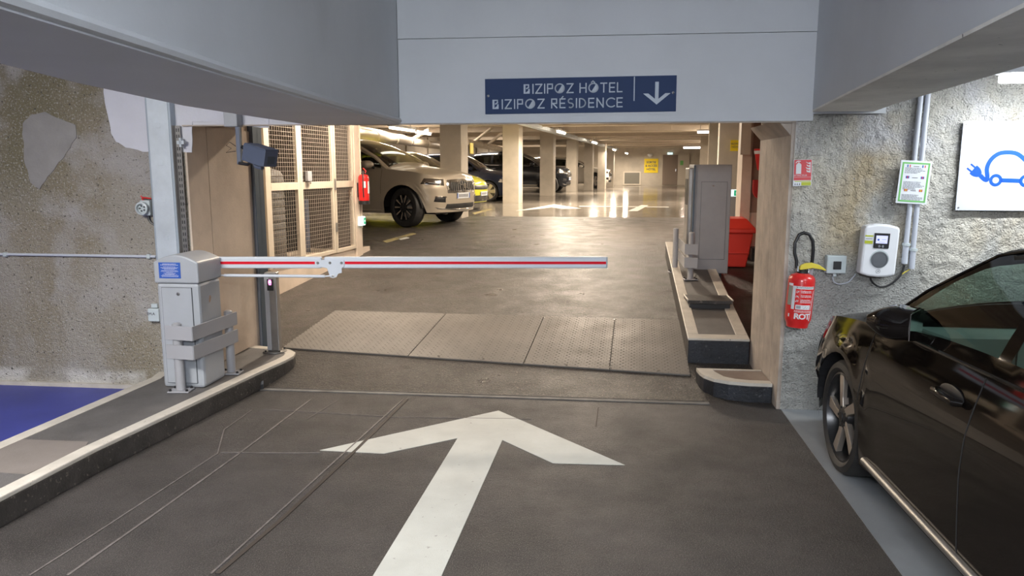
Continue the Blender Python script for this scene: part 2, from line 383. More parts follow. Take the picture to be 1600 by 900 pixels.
# --- metal threshold plates on the ramp: four sheets with a chequer of small studs
TP = thing('threshold_plate', 'wide grey steel tread plate laid across the foot of the ramp', 'metal plate', N(-.3, 1.9, fz(*N(-.3,1.9)[:2])), 0)
cb = [Vector(RG(*q)) for q in ((440,545),(1079,588))]; ct = [Vector(RG(*q)) for q in ((523,487),(1063,502))]
cbl2 = RG(461, 552)
def plate_pt(u, v):
    a = cb[0].lerp(cb[1], u); c_ = ct[0].lerp(ct[1], u); return a.lerp(c_, v)
org = Vector(TP.location)
for i, (u0, u1) in enumerate(((0,.335),(.335,.62),(.62,.82),(.82,1))):
    b = MB(); vs = []; n = 5
    for v in range(n):
        for u in (u0+.0012, u1-.0012):
            p = plate_pt(u, v/(n-1)); vs.append(tuple(Vector((p.x, p.y, fz(p.x,p.y)+.014))-org))
    vs2 = [(x, y, z-.012) for x, y, z in vs]
    fs = []
    for v in range(n-1): k = 2*v; fs += [(k, k+1, k+3, k+2)]
    m_ = len(vs); fs += [(0, m_, m_+1, 1), (2*n-2, 2*n-1, m_+2*n-1, m_+2*n-2)]
    for v in range(n-1): k = 2*v; fs += [(k, k+2, k+2+m_, k+m_), (k+1, k+1+m_, k+3+m_, k+3)]
    b.add(vs+vs2, fs); sh = b.build('plate_sheet', 'plate', TP)
b = MB()
for i in range(78):
    for j in range(40):
        u = (i+.5*(j % 2)+.25)/78; v = (j+.5)/40
        p = plate_pt(u, v); z = fz(p.x, p.y)+.0145; q = Vector((p.x, p.y, z))-org; a = .010; c_ = .004
        if (i+j) % 2: a, c_ = c_, a
        b.add([(q.x-a, q.y-c_, q.z-.001), (q.x+a, q.y-c_, q.z-.001), (q.x+a, q.y+c_, q.z-.001), (q.x-a, q.y+c_, q.z-.001), (q.x, q.y, q.z+.003)], [(0,1,4),(1,2,4),(2,3,4),(3,0,4)])
stuff(b.build('tread_pattern', 'plate', TP))
b = MB()
for u, v in ((.41,.03),(.52,.03),(.62,.03),(.72,.03),(.82,.03),(.93,.03),(.335,.97),(.47,.97),(.62,.97),(.82,.97)):
    p = plate_pt(u, v); b.lathe([(.011,0),(.011,.003),(0,.004)], 8, T(p.x-org.x, p.y-org.y, fz(p.x,p.y)+.014-org.z))
b.build('fixing_screws', 'chrome', TP)
# --- left wall (pitted concrete), the jambs, the lintel
def wall_box(name, m, s0, s1, t0, t1, z0, z1, res=None, amp=0, parent=None, seed=0):
    if not res:
        b = MB(); b.box(s0, s1, t0, t1, z0, z1); return struct(b.build(name, m, parent, tuple(N(0,0)), rzN))
    nx = int((s1-s0)/res); nz_ = int((z1-z0)/res); b = MB(); vs = []; fs = []
    for j in range(nz_+1):
        for i in range(nx+1):
            x = s0+(s1-s0)*i/nx; z = z0+(z1-z0)*j/nz_
            d = 0
            if 0 < i < nx and 0 < j < nz_ and amp:
                a = amp*(.15 if (s0 > 0 and x < 2.9+.2*noise.noise((x*2, z*2, 1)) and x > 2.08 and z < 1.12+.12*noise.noise((x*3, z*3, 5))) else 1)
                fq = 2.1 if s0 > 0 else 1; d = a*(noise.fractal((x*9*fq, seed, z*9*fq), 1, 2, 4)+.6*noise.noise((x*28*fq, seed, z*28*fq))+(.8*noise.noise((x*6, seed+3, z*4)) if s0 > 0 else 0))
            vs.append((x, t0+d, z))
    for j in range(nz_):
        for i in range(nx):
            k = j*(nx+1)+i; fs.append((k, k+1, k+nx+2, k+nx+1))
    b.add(vs, fs); b.box(s0, s1, t0+.03, t1, z0, z1)
    o = b.build(name, m, parent, tuple(N(0,0)), rzN); 
    for p in o.data.polygons[:len(fs)]: p.use_smooth = True
    return struct(o)
WL = wall_box('wall_left', 'wall_left', -7, -2.44, 0, .45, -.05, 3.0, .03, .004)
WR = wall_box('wall_right', 'wall_right', 1.935, 3.9, 0, .40, -.02, 2.5, .0115, .0095, seed=4)
wall_box('wall_right', 'wall_right', 3.9, 7, 0, .40, -.02, 3.0)
wall_box('wall_right', 'wall_right', 1.935, 3.9, 0, .40, 2.5, 3.0)
# white paint patch and upper right white area on the left wall; smoother grey repair patch
def wall_patch(pxs, name, m, parent, t=-.004, th=.01):
    p0s = [WN(*q, t) for q in pxs]; pts = []
    for i, a in enumerate(p0s):
        c_ = p0s[(i+1) % len(p0s)]; n_ = max(1, int(math.hypot(c_[0]-a[0], c_[1]-a[1])/.03))
        for k in range(n_):
            x = a[0]+(c_[0]-a[0])*k/n_; z = a[1]+(c_[1]-a[1])*k/n_
            pts.append((x+.014*noise.noise((x*14, 1, z*14)), z+.014*noise.noise((x*14, 7, z*14))))
    b = MB(); b.sheet(pts, t, t+th); return b.build(name, m, parent, None, 0)
def child_keep(o): return o
wall_patch([(157,60),(160,130),(165,165),(172,200),(180,222),(197,230),(222,236),(300,238),(300,190),(420,200),(420,60)], 'paint_patch', 'white_wall', WL, -.006)
M['repair'] = mat('repair_mortar', (.27, .26, .25), .6, var=.12, vscale=5, bump=.25, bscale=50)
M['smooth_grey'] = mat('smooth_grey_render', (.36, .36, .35), .7, var=.12, vscale=6, bump=.5, bscale=60, speck=(.17,.165,.16), speck_s=45, speck_t=.64)
wall_patch([(35,195),(48,178),(70,175),(118,196),(119,215),(100,245),(75,275),(62,296),(48,285),(38,250)], 'mortar_patch', 'repair', WL, -.006)
for px0 in ((-7, 0), ):
    wall_box('baseboard_left', 'kerbwhite', -7, -2.75, -.03, .01, 0, .035)
# left jamb (inner face toward the lane) and panel joints
J1 = wall_box('wall_left', 'jamb', -3.4, -2.44, .46, 1.05, -.02, 3.0)
b = MB(); b.box(-2.4401, -2.4395, .03, .46, 0, 2.1); b.build('jamb_backing', 'jamb', J1, None)
b = MB(); b.box(-2.4405, -2.425, .0, .30, 0, 2.03); b.build('jamb_panel', 'jamb', J1, None)
b = MB(); b.box(-2.4405, -2.425, .31, 1.05, 0, 2.03); b.build('jamb_panel', 'jamb', J1, None)
J2 = wall_box('wall_right', 'board', 1.934, 2.3, .401, .98, -.02, 3.0)
b = MB(); b.box(1.931, 1.9349, .0, .40, 0, 2.1); b.build('jamb_backing', 'board', J2, None)
for k in range(4):
    b = MB(); b.box(1.91, 1.93, .004+k*.245, .004+k*.245+.240, 0, 2.03+.015*k); b.build('formwork_board', 'board', J2, None)
b = MB(); b.sheet([(1.82,2.03),(1.91,2.03),(1.91,1.93)], .02, .96); b.build('haunch', 'board', J2, None)
# lintel beam above the opening
LZ = 2.025
def lintel(s0, s1, t0, t1, z0, z1, m):
    b = MB(); b.prism([(s0,t0),(s1,t0),(s1,t1),(s0,t1)], lambda x, y: z0+max(0,y)*.064, z1); return struct(b.build('trim_1', m, None, tuple(N(0,0)), rzN))
LB = lintel(-.80, 2.035, -.03, .98, LZ, 2.60, 'white_paint')
wall_box('trim_1', 'white_paint', -.80, 2.035, -.035, .98, 2.603, 3.0)
lintel(-2.439, -.80, .0, .98, LZ, 3.0, 'white_wall')
wall_box('trim_1', 'white_paint', 2.035, 2.5, -.03, -.012, 2.07, 3.0)
b = MB(); b.prism([(-2.44,-.02),(1.93,-.02),(1.93,.98),(-2.44,.98)], lambda x, y: LZ-.010+max(0,y)*.064, lambda x, y: LZ-.0005+max(0,y)*.064); struct(b.build('trim_1', 'board', None, tuple(N(0,0)), rzN))
# longitudinal beams either side of the lane, running back past the camera
def beam(name, inner, outer, z0, z1, m, ms):
    pi = [Vector((*p, 0)) for p in inner]; po = [Vector((*p, 0)) for p in outer]
    b = MB(); poly = [tuple(p)[:2] for p in pi]+[tuple(p)[:2] for p in reversed(po)]
    b.prism(poly, z0+.012, z1); o = struct(b.build(name, m, bevel=.0))
    b = MB(); b.prism(poly, z0, z0+.0118); b.build('soffit', ms, o); return o
li = [(-.80,5.52),(-.93,4.0),(-1.00,2.7),(-1.03,1.58),(-1.12,-3)]
lo = [(-1.46,5.60),(-1.58,4.7),(-1.66,3.92),(-1.62,2.9),(-1.55,2.3),(-1.75,-3)]
lbm = beam('trim_2', li, lo, 2.02, 3.0, 'white_paint', 'white_paint')
b = MB(); b.tube([(x+.001, y, 2.045) for x, y in li], .02, 8); b.build('edge_bead', 'white_paint', lbm, smooth=True)
rbm = beam('trim_3', [(2.02,5.21),(1.23,1.90),(.25,-3)], [(2.42,5.17),(2.27,4.60),(1.92,2.92),(1.45,.9),(.9,-3)], 2.085, 3.0, 'white_paint', 'soffit')
# near ceiling and enclosing side walls
b = MB(); b.box(-7, 7, -8.5, 1.0, 3.0, 3.1); struct(b.build('ceiling', 'white_paint', None, tuple(N(0,0)), rzN))
wall_box('wall_left', 'wall_left', -7.2, -7, -8.5, 0, 0, 3.0)
wall_box('wall_right', 'wall_right', 7, 7.2, -8.5, 0, 0, 3.0)
wall_box('wall_back', 'white_wall', -7, 7, -8.7, -8.5, 0, 3.0)
# --- left island with painted kerb
def off(a, b_, d):
    return d
ktop = [(-3.06,1.0),(-2.66,2.6),(-2.452,3.419),(-2.345,4.067),(-2.15,4.894),(-1.975,5.654),(-1.87,6.05),(-1.845,6.20),(-1.86,6.32),(-1.93,6.42),(-2.05,6.50),(-2.30,6.58)]
IZ = .15
isl = [(p[0], p[1]) for p in ktop]+[(-2.46,6.45),(-2.56,5.70),(-2.70,5.70),(-2.72,5.53),(-2.95,4.15),(-3.5,1.0)]
LI = thing('traffic_island', 'raised dark island under the grey barrier cabinet with white kerb edge', 'kerb island', (-2.4,5,0))
o0 = Vector((2.4,-5,0))
def sh(pl): return [(p[0]+2.4, p[1]-5) for p in pl]
def inset(path, d):
    out = []
    for i, p in enumerate(path):
        a = Vector(path[max(i-1,0)]); c_ = Vector(path[min(i+1,len(path)-1)]); t = (c_-a).normalized(); n = Vector((-t.y, t.x)); out.append((p[0]+n.x*d, p[1]+n.y*d))
    return out
kin = inset(ktop, .085)
b = MB(); b.prism(sh(ktop+list(reversed(kin))), .0, .125); b.build('kerb_face', 'kerbdark', LI, bevel=.006)
b = MB(); b.prism(sh(inset(ktop,-.002)+list(reversed(kin))), .1252, IZ+.002); b.build('kerb_top', 'kerbwhite', LI, bevel=.006)
b = MB(); b.prism(sh(kin+[(-2.31,6.54),(-2.40,5.675),(-2.66,5.66),(-2.64,5.5),(-2.86,4.15),(-3.41,1.0)]), 0, IZ-.002); b.build('island_surface', 'island', LI)
b = MB(); b.prism(sh([(-2.74,5.695),(-2.66,5.685),(-2.64,5.5),(-2.86,4.15),(-3.41,1.0),(-3.5,1.0),(-2.95,4.15),(-2.72,5.53)]), 0, IZ+.001); b.build('border_strip', 'kerbwhite', LI)
pp = [G(x, y, IZ) for x, y in ((0,690),(25,686),(138,690),(132,700),(42,741),(0,738),(-60,745),(-60,700))]
b = MB(); b.prism(sh([(p.x,p.y) for p in pp]), IZ-.003, IZ+.0005); b.build('cement_patch', 'islandpatch', LI)
pd = G(405,607,0.0); b = MB(); b.sheet([(-.035,0),(.035,0),(.035,.035),(.02,.06),(-.02,.06),(-.035,.035)], -.03, .012, T(-2.4*0, 0, 0))
b.build('drain_mouth', 'black', LI, (pd.x+2.4+.012, pd.y-5-.01, .01), R(-79+180))
# --- right islands
def ilev(x, y): return fz(x, y)+.215
RI = thing('traffic_island', 'long sloping black and white island under the tall grey cabinet', 'kerb island', tuple(N(1.6,1.5,0)), rzN)
def rz_local(s_, t): p = N(1.6+s_, 1.5+t); return p
def ri_prism(poly, zf0, zf1, name, m, bevel=0):
    b = MB(); f0 = lambda x, y: fz(*rz_local(x, y)[:2])+zf0; f1 = lambda x, y: fz(*rz_local(x, y)[:2])+zf1
    n = 10; ts = [p[1] for p in poly]
    b.prism(poly, f0, f1); return b.build(name, m, RI, bevel=bevel)
# footprint s 1.39..1.80 ; t .95..5.0
def seg(s0, s1, t0, t1, z0, z1, name, m, skew=.0, bevel=0):
    k = skew
    ri_prism([(s0-1.6+k*(t0-.95), t0-1.5), (s1-1.6+k*(t0-.95), t0-1.5), (s1-1.6+k*(t1-.95), t1-1.5), (s0-1.6+k*(t1-.95), t1-1.5)], z0, z1, name, m, bevel)
SK = .045
seg(1.395, 1.90, .95, 1.05, -.1, .195, 'kerb_face', 'kerbblack', SK, .008)
seg(1.395, 1.90, 1.05, 5.2, -.1, .195, 'kerb_body', 'kerbdark', SK)
seg(1.39, 1.90, .945, 1.07, .1955, .215, 'kerb_top', 'kerbwhite', SK, .006)
seg(1.39, 1.49, 1.07, 5.2, .1955, .215, 'kerb_top', 'kerbwhite', SK, .006)
seg(1.80, 1.90, 1.07, 5.2, .1955, .215, 'kerb_top', 'kerbwhite', SK, .006)
seg(1.49, 1.80, 1.07, 5.2, .1955, .209, 'island_surface', 'island', SK)
RL = thing('kerb_block', 'low rounded black and white kerb block at the foot of the right jamb', 'kerb', tuple(N(1.6,.5,0)), rzN)
outp = [(1.905,.13),(1.74,.135),(1.60,.165),(1.50,.225),(1.44,.32),(1.42,.40),(1.41,.53),(1.905,.53)]
inn = [(1.905,.21),(1.76,.215),(1.66,.24),(1.585,.30),(1.55,.40),(1.535,.44),(1.53,.50),(1.905,.50)]
lc = lambda pl: [(p[0]-1.6, p[1]-.5) for p in pl]
b = MB(); b.prism(lc(outp), -.01, .125); b.build('kerb_face', 'kerbblack', RL, bevel=.006)
b = MB()
for i in range(len(outp)-1): b.prism(lc([outp[i], outp[i+1], inn[i+1], inn[i]]), .1255, .150)
b.build('kerb_top', 'kerbwhite', RL)
M['brownwet'] = mat('worn_kerb_filling', (.22, .17, .14), .35, var=.2, vscale=5)
b = MB(); b.prism(lc(inn), .1255, .146); b.build('kerb_filling', 'brownwet', RL)
# ============================================================ HALL SHELL
HZ = 3.25
def hallbox(name, m, loc, sx, sy, z0, z1, rz=rzH, parent=None, **k):
    b = MB(); b.box(-sx/2, sx/2, -sy/2, sy/2, z0-loc[2], z1-loc[2]); return b.build(name, m, parent, loc, rz, **k)
pl0 = Vector((-1.30, 16.9, 0))      # first left pillar
def HP(lat, dep, z=0): v = pl0+CH*lat+AH*dep; return Vector((v.x, v.y, z))   # hall frame
b = MB(); b.box(-9, 14, -12, 33, HZ, HZ+.1); struct(b.build('ceiling', 'hall_ceiling', None, tuple(HP(0,0)), rzH))
b = MB(); b.box(-6.2, -6.0, -9.5, 31, 0, HZ); hl = struct(b.build('wall_left', 'hall_wall', None, tuple(HP(0,0)), rzH))
b = MB()
for k in range(14): b.box(-6.0, -5.93, -8+k*2.6, -7.75+k*2.6, .5, HZ)
b.build('wall_ribs', 'hall_concrete', hl)
b = MB(); b.box(13, 13.2, -9.5, 31, 0, HZ); struct(b.build('wall_right', 'hall_wall', None, tuple(HP(0,0)), rzH))
FY = 30.6
b = MB(); b.box(-6.2, 13.2, FY, FY+.2, .5, HZ); WF = struct(b.build('wall_far', 'hall_wall', None, tuple(HP(0,0)), rzH))
# downstand beams and cross conduits
for k, d in enumerate((-.2, 3.2, 6.7, 10.2, 13.6, 17, 20.5, 24, 27.5)):
    b = MB(); b.box(-6, 13, d-.16, d+.16, HZ-.24, HZ); struct(b.build('trim_%d' % (4+k), 'hall_ceiling', None, tuple(HP(0,0)), rzH))
b = MB(); b.box(-.15, .45, -3, 30.5, HZ-.14, HZ-.001); struct(b.build('trim_13', 'hall_ceiling', None, tuple(HP(0,0)), rzH))
for k, d in enumerate((1.5, 5, 8.5, 12, 15.5, 19, 22.5, 26)):
    b = MB(); b.tube([(1.05, d, HZ-.33-.01*(k%3)), (8.2, d, HZ-.33-.01*(k%3))], .03, 8)
    for q in range(5): b.tube([(1.5+q*1.5, d, HZ-.33), (1.5+q*1.5, d, HZ)], .008, 5)
    tag(b.build('conduit', 'cagebeige', None, tuple(HP(0,0)), rzH, smooth=True), 'pale cross pipe under the hall ceiling, '+('nearest','second','third','fourth','fifth','sixth','seventh','farthest')[k]+' of eight from the lintel', 'pipe', 'cross pipes under the hall ceiling')
b = MB(); b.box(.75, .95, -2, 30, HZ-.40, HZ-.36); b.box(.75,.76,-2,30,HZ-.36,HZ-.30); b.box(.94,.95,-2,30,HZ-.36,HZ-.30)
for q in range(20): b.tube([(.85, -1.8+q*1.6, HZ-.36), (.85, -1.8+q*1.6, HZ)], .008, 5)
tag(b.build('cable_tray', 'galv', None, tuple(HP(0,0)), rzH), 'metal cable tray running above the row of hall lamps', 'cable tray')
# pillars of the hall (left row and right row)
def pillar(x0, x1, yb, label, dep=.55, z1=HZ-.14):
    a = RG(x0, yb); c_ = RG(x1, yb); wd = (c_-a).length; ctr = (a+c_)/2+AH*dep/2
    o = hallbox('concrete_pillar', 'hall_concrete', (ctr.x, ctr.y, a.z-.02), wd, dep, a.z-.02, z1, bevel=.012)
    return tag(o, label, 'pillar', None)
PILL = [(688,722,341,'square concrete pillar behind the beige car, with the yellow plate'),
        (785,811,318,'tall square concrete pillar in front of the dark suv windows'),
        (843,864,306,'brightly lit concrete pillar beside the nose of the dark suv'),
        (884,900,299,'shaded concrete pillar fourth from the near end, white car beside it'),
        (912,925,297,'shaded concrete pillar in the middle of the white car'),
        (933,945,295,'bright pale concrete pillar behind the white car cabin'),
        (948,958,292,'last dark concrete pillar next to the far wall')]
pobj = [pillar(*a) for a in PILL]
def rpillar(loc, wd, dep, label):
    z = fz(loc[0], loc[1])-.02
    return tag(hallbox('concrete_pillar', 'hall_concrete', (loc[0], loc[1], z), wd, dep, z, HZ-.01, bevel=.012), label, 'pillar')
rp1 = P(1142, 300, 13.0)
rpillar((rp1.x, rp1.y+.2), .38, .4, 'concrete pillar with yellow square sign behind the tall grey cabinet')
q = P(1114, 300, 19.5); rpillar((q.x, q.y), .32, .4, 'concrete pillar left of the signed right pillar, above the grey cabinet')
q = P(1100, 300, 29); rpillar((q.x, q.y), .4, .4, 'small far concrete pillar right of the hall doors')
# ------------------------------------------------------------ far wall furniture
def FWp(px, py):   # point on the far wall
    d = ray(px, py); o = Vector((0,0,HC)); k = ((pl0+AH*(FY-.001))-o).dot(AH)/d.dot(AH); return o+d*k
def fw_rect(px0, py0, px1, py1, th, name, m, parent=None, base=None):
    a = FWp(px0, py0); c_ = FWp(px1, py1); w_ = (Vector((c_.x, c_.y))-Vector((a.x, a.y))).length; h = a.z-c_.z
    mid = (a+c_)/2
    if parent is None:
        b = MB(); b.box(-w_/2, w_/2, -th, .0, 0, h); return b.build(name, m, None, (mid.x, mid.y, c_.z), rzH)
    rel = mid-Vector(parent.location); lx = rel.dot(CH); b = MB(); b.box(lx-w_/2, lx+w_/2, -th, 0, c_.z-parent.location[2], a.z-parent.location[2])
    return b.build(name, m, parent)
M['door_brown'] = mat('far_door_brown', (.20, .155, .125), .5); M['door_white'] = mat('far_door_white', (.50, .45, .38), .5)
a = FWp(1047, 289); dt = thing('door_1', 'grey brown flush door in the far wall of the hall', 'door', (a.x, a.y, .75), rzH); del dt['label']; del dt['category']; dt['kind'] = 'structure'
fw_rect(1034, 240.5, 1060, 289.5, .02, 'door_frame', 'door_white', dt); fw_rect(1036, 242, 1058, 289, .06, 'door_leaf', 'door_brown', dt); fw_rect(1055.4, 264, 1056.4, 268, .11, 'door_handle', 'chrome', dt)
a = FWp(1067, 289); dt = thing('door_2', '', '', (a.x, a.y, .75), rzH); del dt['label']; del dt['category']; dt['kind'] = 'structure'
fw_rect(1059.5, 241, 1076, 289, .05, 'door_leaf', 'door_white', dt); fw_rect(1063, 251, 1067.5, 258, .06, 'green_notice', 'green', dt)
ys = fw_rect(1007, 248, 1028, 270, .03, 'wall_sign', 'signyellow'); tag(ys, 'yellow square sign reading SORTIE & ACCÈS HÔTEL on the far wall', 'sign')
hh = (FWp(1007,248).z-FWp(1007,270).z)
for k, tx in enumerate(('SORTIE', '& ACCÈS', 'HÔTEL')): text('lettering', tx, hh*.21, 'text_dark', ys, (0, -.034, hh*(.74-.25*k)), bold=hh*.006)
M['vent_frame'] = mat('vent_frame', (.68, .62, .53), .5)
vt = fw_rect(974, 268, 1001, 289, .05, 'air_vent', 'vent_frame'); tag(vt, 'rectangular louvred vent low in the far wall', 'vent')
wv = (FWp(1001,268)-FWp(974,268)).length; hv = FWp(974,268).z-FWp(974,289).z
M['vent_grey'] = mat('vent_louvre', (.22,.21,.18), .6)
b = MB(); b.box(-wv/2+.07, wv/2-.07, -.056, -.05, .07, hv-.07); b.build('vent_back', 'vent_grey', vt)
for k in range(9):
    b = MB(); b.box(-wv/2+.07, wv/2-.07, -.075, -.056, .09+k*(hv-.2)/9, .12+k*(hv-.2)/9); b.build('louvre', 'vent_grey', vt)
ex = fw_rect(1043, 238.5, 1051, 241.5, .08, 'exit_light', 'exit_white'); tag(ex, 'small lit exit light above the far door', 'exit light')
cmd = FWp(1016, 244); b = MB(); b.lathe([(.02,.14),(.14,.13),(.16,.08),(.12,.0),(.06,-.05),(0,-.06)], 14, T(0,-.17,0)); tag(b.build('dome_camera', 'white_plastic', None, cmd, rzH, smooth=True), 'white dome camera above the yellow sign on the far wall', 'camera')
# ------------------------------------------------------------ hall lamps
def tube_lamp(loc, rz, L, m, label, group, power, col, hang=.3):
    t = thing('tube_lamp', label, 'lamp', loc, rz, group)
    b = MB(); b.box(-.055, .055, -L/2, L/2, 0, .05); b.build('housing', 'white_plastic', t, bevel=.008)
    b = MB(); b.tube([(0, -L/2+.03, -.025), (0, L/2-.03, -.025)], .032, 10); b.build('tube', m, t, smooth=True)
    b = MB()
    for y in (-L/3, L/3): b.tube([(0, y, .05), (0, y, HZ-loc[2] if hang is None else hang)], .008, 6)
    b.build('hanger', 'steel', t)
    if power:
        area('hall_area_light', (loc[0], loc[1], loc[2]-.08), (0, 0, rz), .12, L, power, col)
    return t
LZh = 2.86
rowlab = {12.0:'x'}
for px, py, Y, pw, lab in ((877,205.5,22.5,150,'nearest bright tube lamp in the row above the pillars'),(929,222,31,150,'second bright tube lamp in the row, above the dark pillars'),
                      (960,233.5,38.5,110,'third small tube lamp of the row, near the last pillars'),(979,239,44,90,'farthest tube lamp of the row, in front of the far wall')):
    p = P(px, py, Y); tube_lamp((p.x, p.y, p.z), rzH, 1.3, 'tube_warm', lab, 'tube lamps along the pillar row', pw, WARM, hang=HZ-p.z)
for px, py, Y, L, pw, lab in ((1106,204.8,22,.62,40,'short pinkish lit tube lamp above the grey cabinet, upper'),(1088.5,230,36,1.25,60,'long pinkish lit tube lamp above the grey cabinet, lower')):
    p = P(px, py, Y); tube_lamp((p.x, p.y, p.z), rzH+math.pi/2, L, 'tube_pink', lab, 'tube lamps over the right bays', pw, (1,.78,.6), hang=HZ-p.z)
for (xa, ya, xb, yb, Y1, lab) in ((613,197.5,645,203,17.0,'tube lamp over the left bays, nearer one above the yellow car'),(655,206,668,209,26,'tube lamp over the left bays, farther one beside the first pillar')):
    p = P((xa+xb)/2, (ya+yb)/2, Y1); tube_lamp((p.x, p.y, p.z), rzH, 1.5, 'tube_soft', lab, 'tube lamps over the left bays', 0, WARM, hang=HZ-p.z)
# lamps of the hall hidden above the lintel (nearest bays)
tube_lamp(tuple(HP(1.2,-7.6,2.95)), rzH, 1.3, 'tube_warm', 'tube lamp over the top of the ramp, nearest of the hall lamps', None, 75, WARM, hang=.3)
tube_lamp(tuple(HP(3.6,-2.6,2.95)), rzH, 1.3, 'tube_warm', 'tube lamp over the middle of the aisle behind the ramp', None, 190, WARM, hang=.3)
tube_lamp(tuple(HP(2.2,2.6,3.0)), rzH, 1.3, 'tube_warm', 'tube lamp over the aisle beside the beige car', None, 120, WARM, hang=.25)
area('hall_area_light', tuple(HP(-3.5,1.7,3.2)), (0,0,rzH), 1.3, .2, 170, WARM)  # from here fills added over the bays, no fixtures, tucked between beams
area('hall_area_light', tuple(HP(-3.5,5.2,3.2)), (0,0,rzH), 1.3, .2, 90, WARM)
area('hall_area_light', tuple(HP(-3.5,8.4,3.2)), (0,0,rzH), 1.3, .2, 120, WARM)
area('hall_area_light', tuple(HP(-3.5,15.3,3.2)), (0,0,rzH), 1.3, .2, 120, WARM)
area('hall_area_light', tuple(HP(-3.5,25.7,3.2)), (0,0,rzH), 1.3, .2, 100, WARM)
area('hall_area_light', tuple(HP(6.5,8.4,3.2)), (0,0,rzH), 1.3, .2, 200, WARM)
area('hall_area_light', tuple(HP(7,18.7,3.2)), (0,0,rzH), 1.3, .2, 200, WARM)
area('hall_area_light', tuple(N(-.6,2.6,2.85)), (0,0,rzN), 1.0, .2, 40, WARM)  # fill added behind the lintel to lift jamb and ramp, no fixture
# pipes over the left bays
def hpipe(pts, r, name, label, m='cagebeige', n=14, collars=()):
    b = MB(); b.tube(pts, r, n)
    for c_ in collars:
        a = Vector(pts[0]).lerp(Vector(pts[-1]), c_); d = (Vector(pts[-1])-Vector(pts[0])).normalized()*.07; b.tube([a-d, a+d], r*1.1, n)
    return tag(b.build(name, m, smooth=True), label, 'pipe')
pA = P(545, 207, 19.0); pB = P(690, 228.5, 31)
hpipe([pA+(pA-pB)*.2, pA, pB], .135, 'drain_pipe', 'thick pale drain pipe under the ceiling above the beige car', 'cagebeige', 16, (.33,.48,.62,.8))
hpipe([P(540, 197, 19), P(650, 218.5, 29)], .085, 'drain_pipe', 'thinner upper pale pipe above the thick drain pipe', 'cagebeige', 12, (.3,.7))
hpipe([P(630, 224, 25.8)+Vector((.1,-.1,0)), P(668, 204, 26.2)], .06, 'drain_pipe', 'slanting branch pipe rising from the thick drain pipe', 'cagebeige')
st = P(622, 219, 24.6); b = MB(); b.lathe([(0,0),(.075,0),(.075,.004),(0,.004)], 16, T(0,-.135,0,math.pi/2)); tag(b.build('round_sticker', 'signred', None, st, rzH), 'small round red sticker on the thick drain pipe', 'sticker')
hpipe([P(728, 222, 25), P(790, 234, 34)], .12, 'drain_pipe', 'thick pale pipe between the first and second pillar', 'cagebeige', 14, (.3,.6))
hpipe([P(740, 222, 26), P(768, 200, 25)], .05, 'drain_pipe', 'slanting pipe left of the second pillar, nearer one', 'cagebeige')
hpipe([P(762, 226, 28), P(786, 207, 27)], .05, 'drain_pipe', 'slanting pipe touching the second pillar', 'cagebeige')
# yellow plates on pillars
def pill_sign(px0, py0, px1, py1, Y, lines, label, side=False):
    a = P(px0, py0, Y); c_ = P(px1, py1, Y); w_ = c_.x-a.x; h = a.z-c_.z
    b = MB(); b.box(0, w_, -.012, 0, 0, h); o = tag(b.build('pillar_sign', 'signyellow', None, (a.x, Y-.002, c_.z), rzH if not side else 0), label, 'sign')
    for k, tx in enumerate(lines): text('lettering', tx, h*.24, 'text_dark', o, (w_/2, -.0135, h*(.66-.3*k)))
    return o
pill_sign(1141.5, 219, 1157.5, 236, 12.93, ['BIZIPOZ', 'HÔTEL'], 'yellow square sign reading BIZIPOZ HÔTEL on the right pillar')
pp1 = pobj[0]
a = P(722.5, 223, 16.85); b = MB(); hs = P(722,223,17).z-P(722,240,17).z
b.box(-.012, 0, 0, .25, 0, hs); 
o = b.build('pillar_sign', 'signyellow', None, (a.x+.165, a.y+.15, P(722,240,17).z), rzH); tag(o, 'yellow plate on the side of the pillar behind the beige car', 'sign')
# ============================================================ BARRIER CABINET (left)
bl = G(254, 605, IZ); CZ = IZ
BC = thing('parking_barrier', 'light grey parking barrier cabinet with blue sticker and its lowered white arm with red stripe', 'barrier', (bl.x, bl.y, CZ), -R(6))
cw, cd, ch = .325, .33, .76
b = MB(); b.box(.006, cw-.006, .006, cd-.006, 0, ch); b.build('body', 'grey_cab', BC, bevel=.022)
ht = .965
# arched hood
b = MB(); prof = [(-.006, ch), (cw+.006, ch), (cw+.004, ht-.055)]
prof = [(-.002, ch)]+[(cw+.002, ch)]+[(cw+.002-(cw+.004)*i/14, ht-.055+.052*math.sin(math.pi*i/14)) for i in range(15)]
b.sheet(prof, -.004, cd+.004); b.build('hood', 'grey_cab', BC, bevel=.012)
b = MB(); b.box(.045, cw-.055, -.001, .01, .035, ch-.03); b.build('door_gap', 'grey_line', BC)
b = MB(); b.box(.0475, cw-.0575, -.004, .008, .0375, ch-.0325)
dr_ = b.build('door', 'grey_cab', BC, bevel=.002)
b = MB(); b.lathe([(.012,0),(.012,.003),(.009,.006),(0,.006)], 16, T(.17,-.004,ch-.075,math.pi/2)); lk = b.build('lock', 'steel', dr_, smooth=True)
b = MB(); b.lathe([(.004,0),(.004,.003),(0,.003)], 3, T(.17,-.010,ch-.075,math.pi/2)); b.build('keyhole', 'black', lk)
b = MB(); b.box(.040, .200, -.0065, -.0042, ch+.036, ch+.148); sk = b.build('sticker', 'stickblue', BC)
b = MB()
rows = [(.150,.10,.005),(.1425,.13,.005),(.131,.09,.003),(.125,.13,.0035),(.1185,.11,.0035),(.1125,.08,.0035),(.104,.12,.003),(.098,.13,.0035),(.0905,.05,.003),(.085,.09,.0035),(.079,.07,.003),(.073,.11,.0035),(.0665,.13,.0035),(.061,.12,.003)]
rr = random.Random(3)
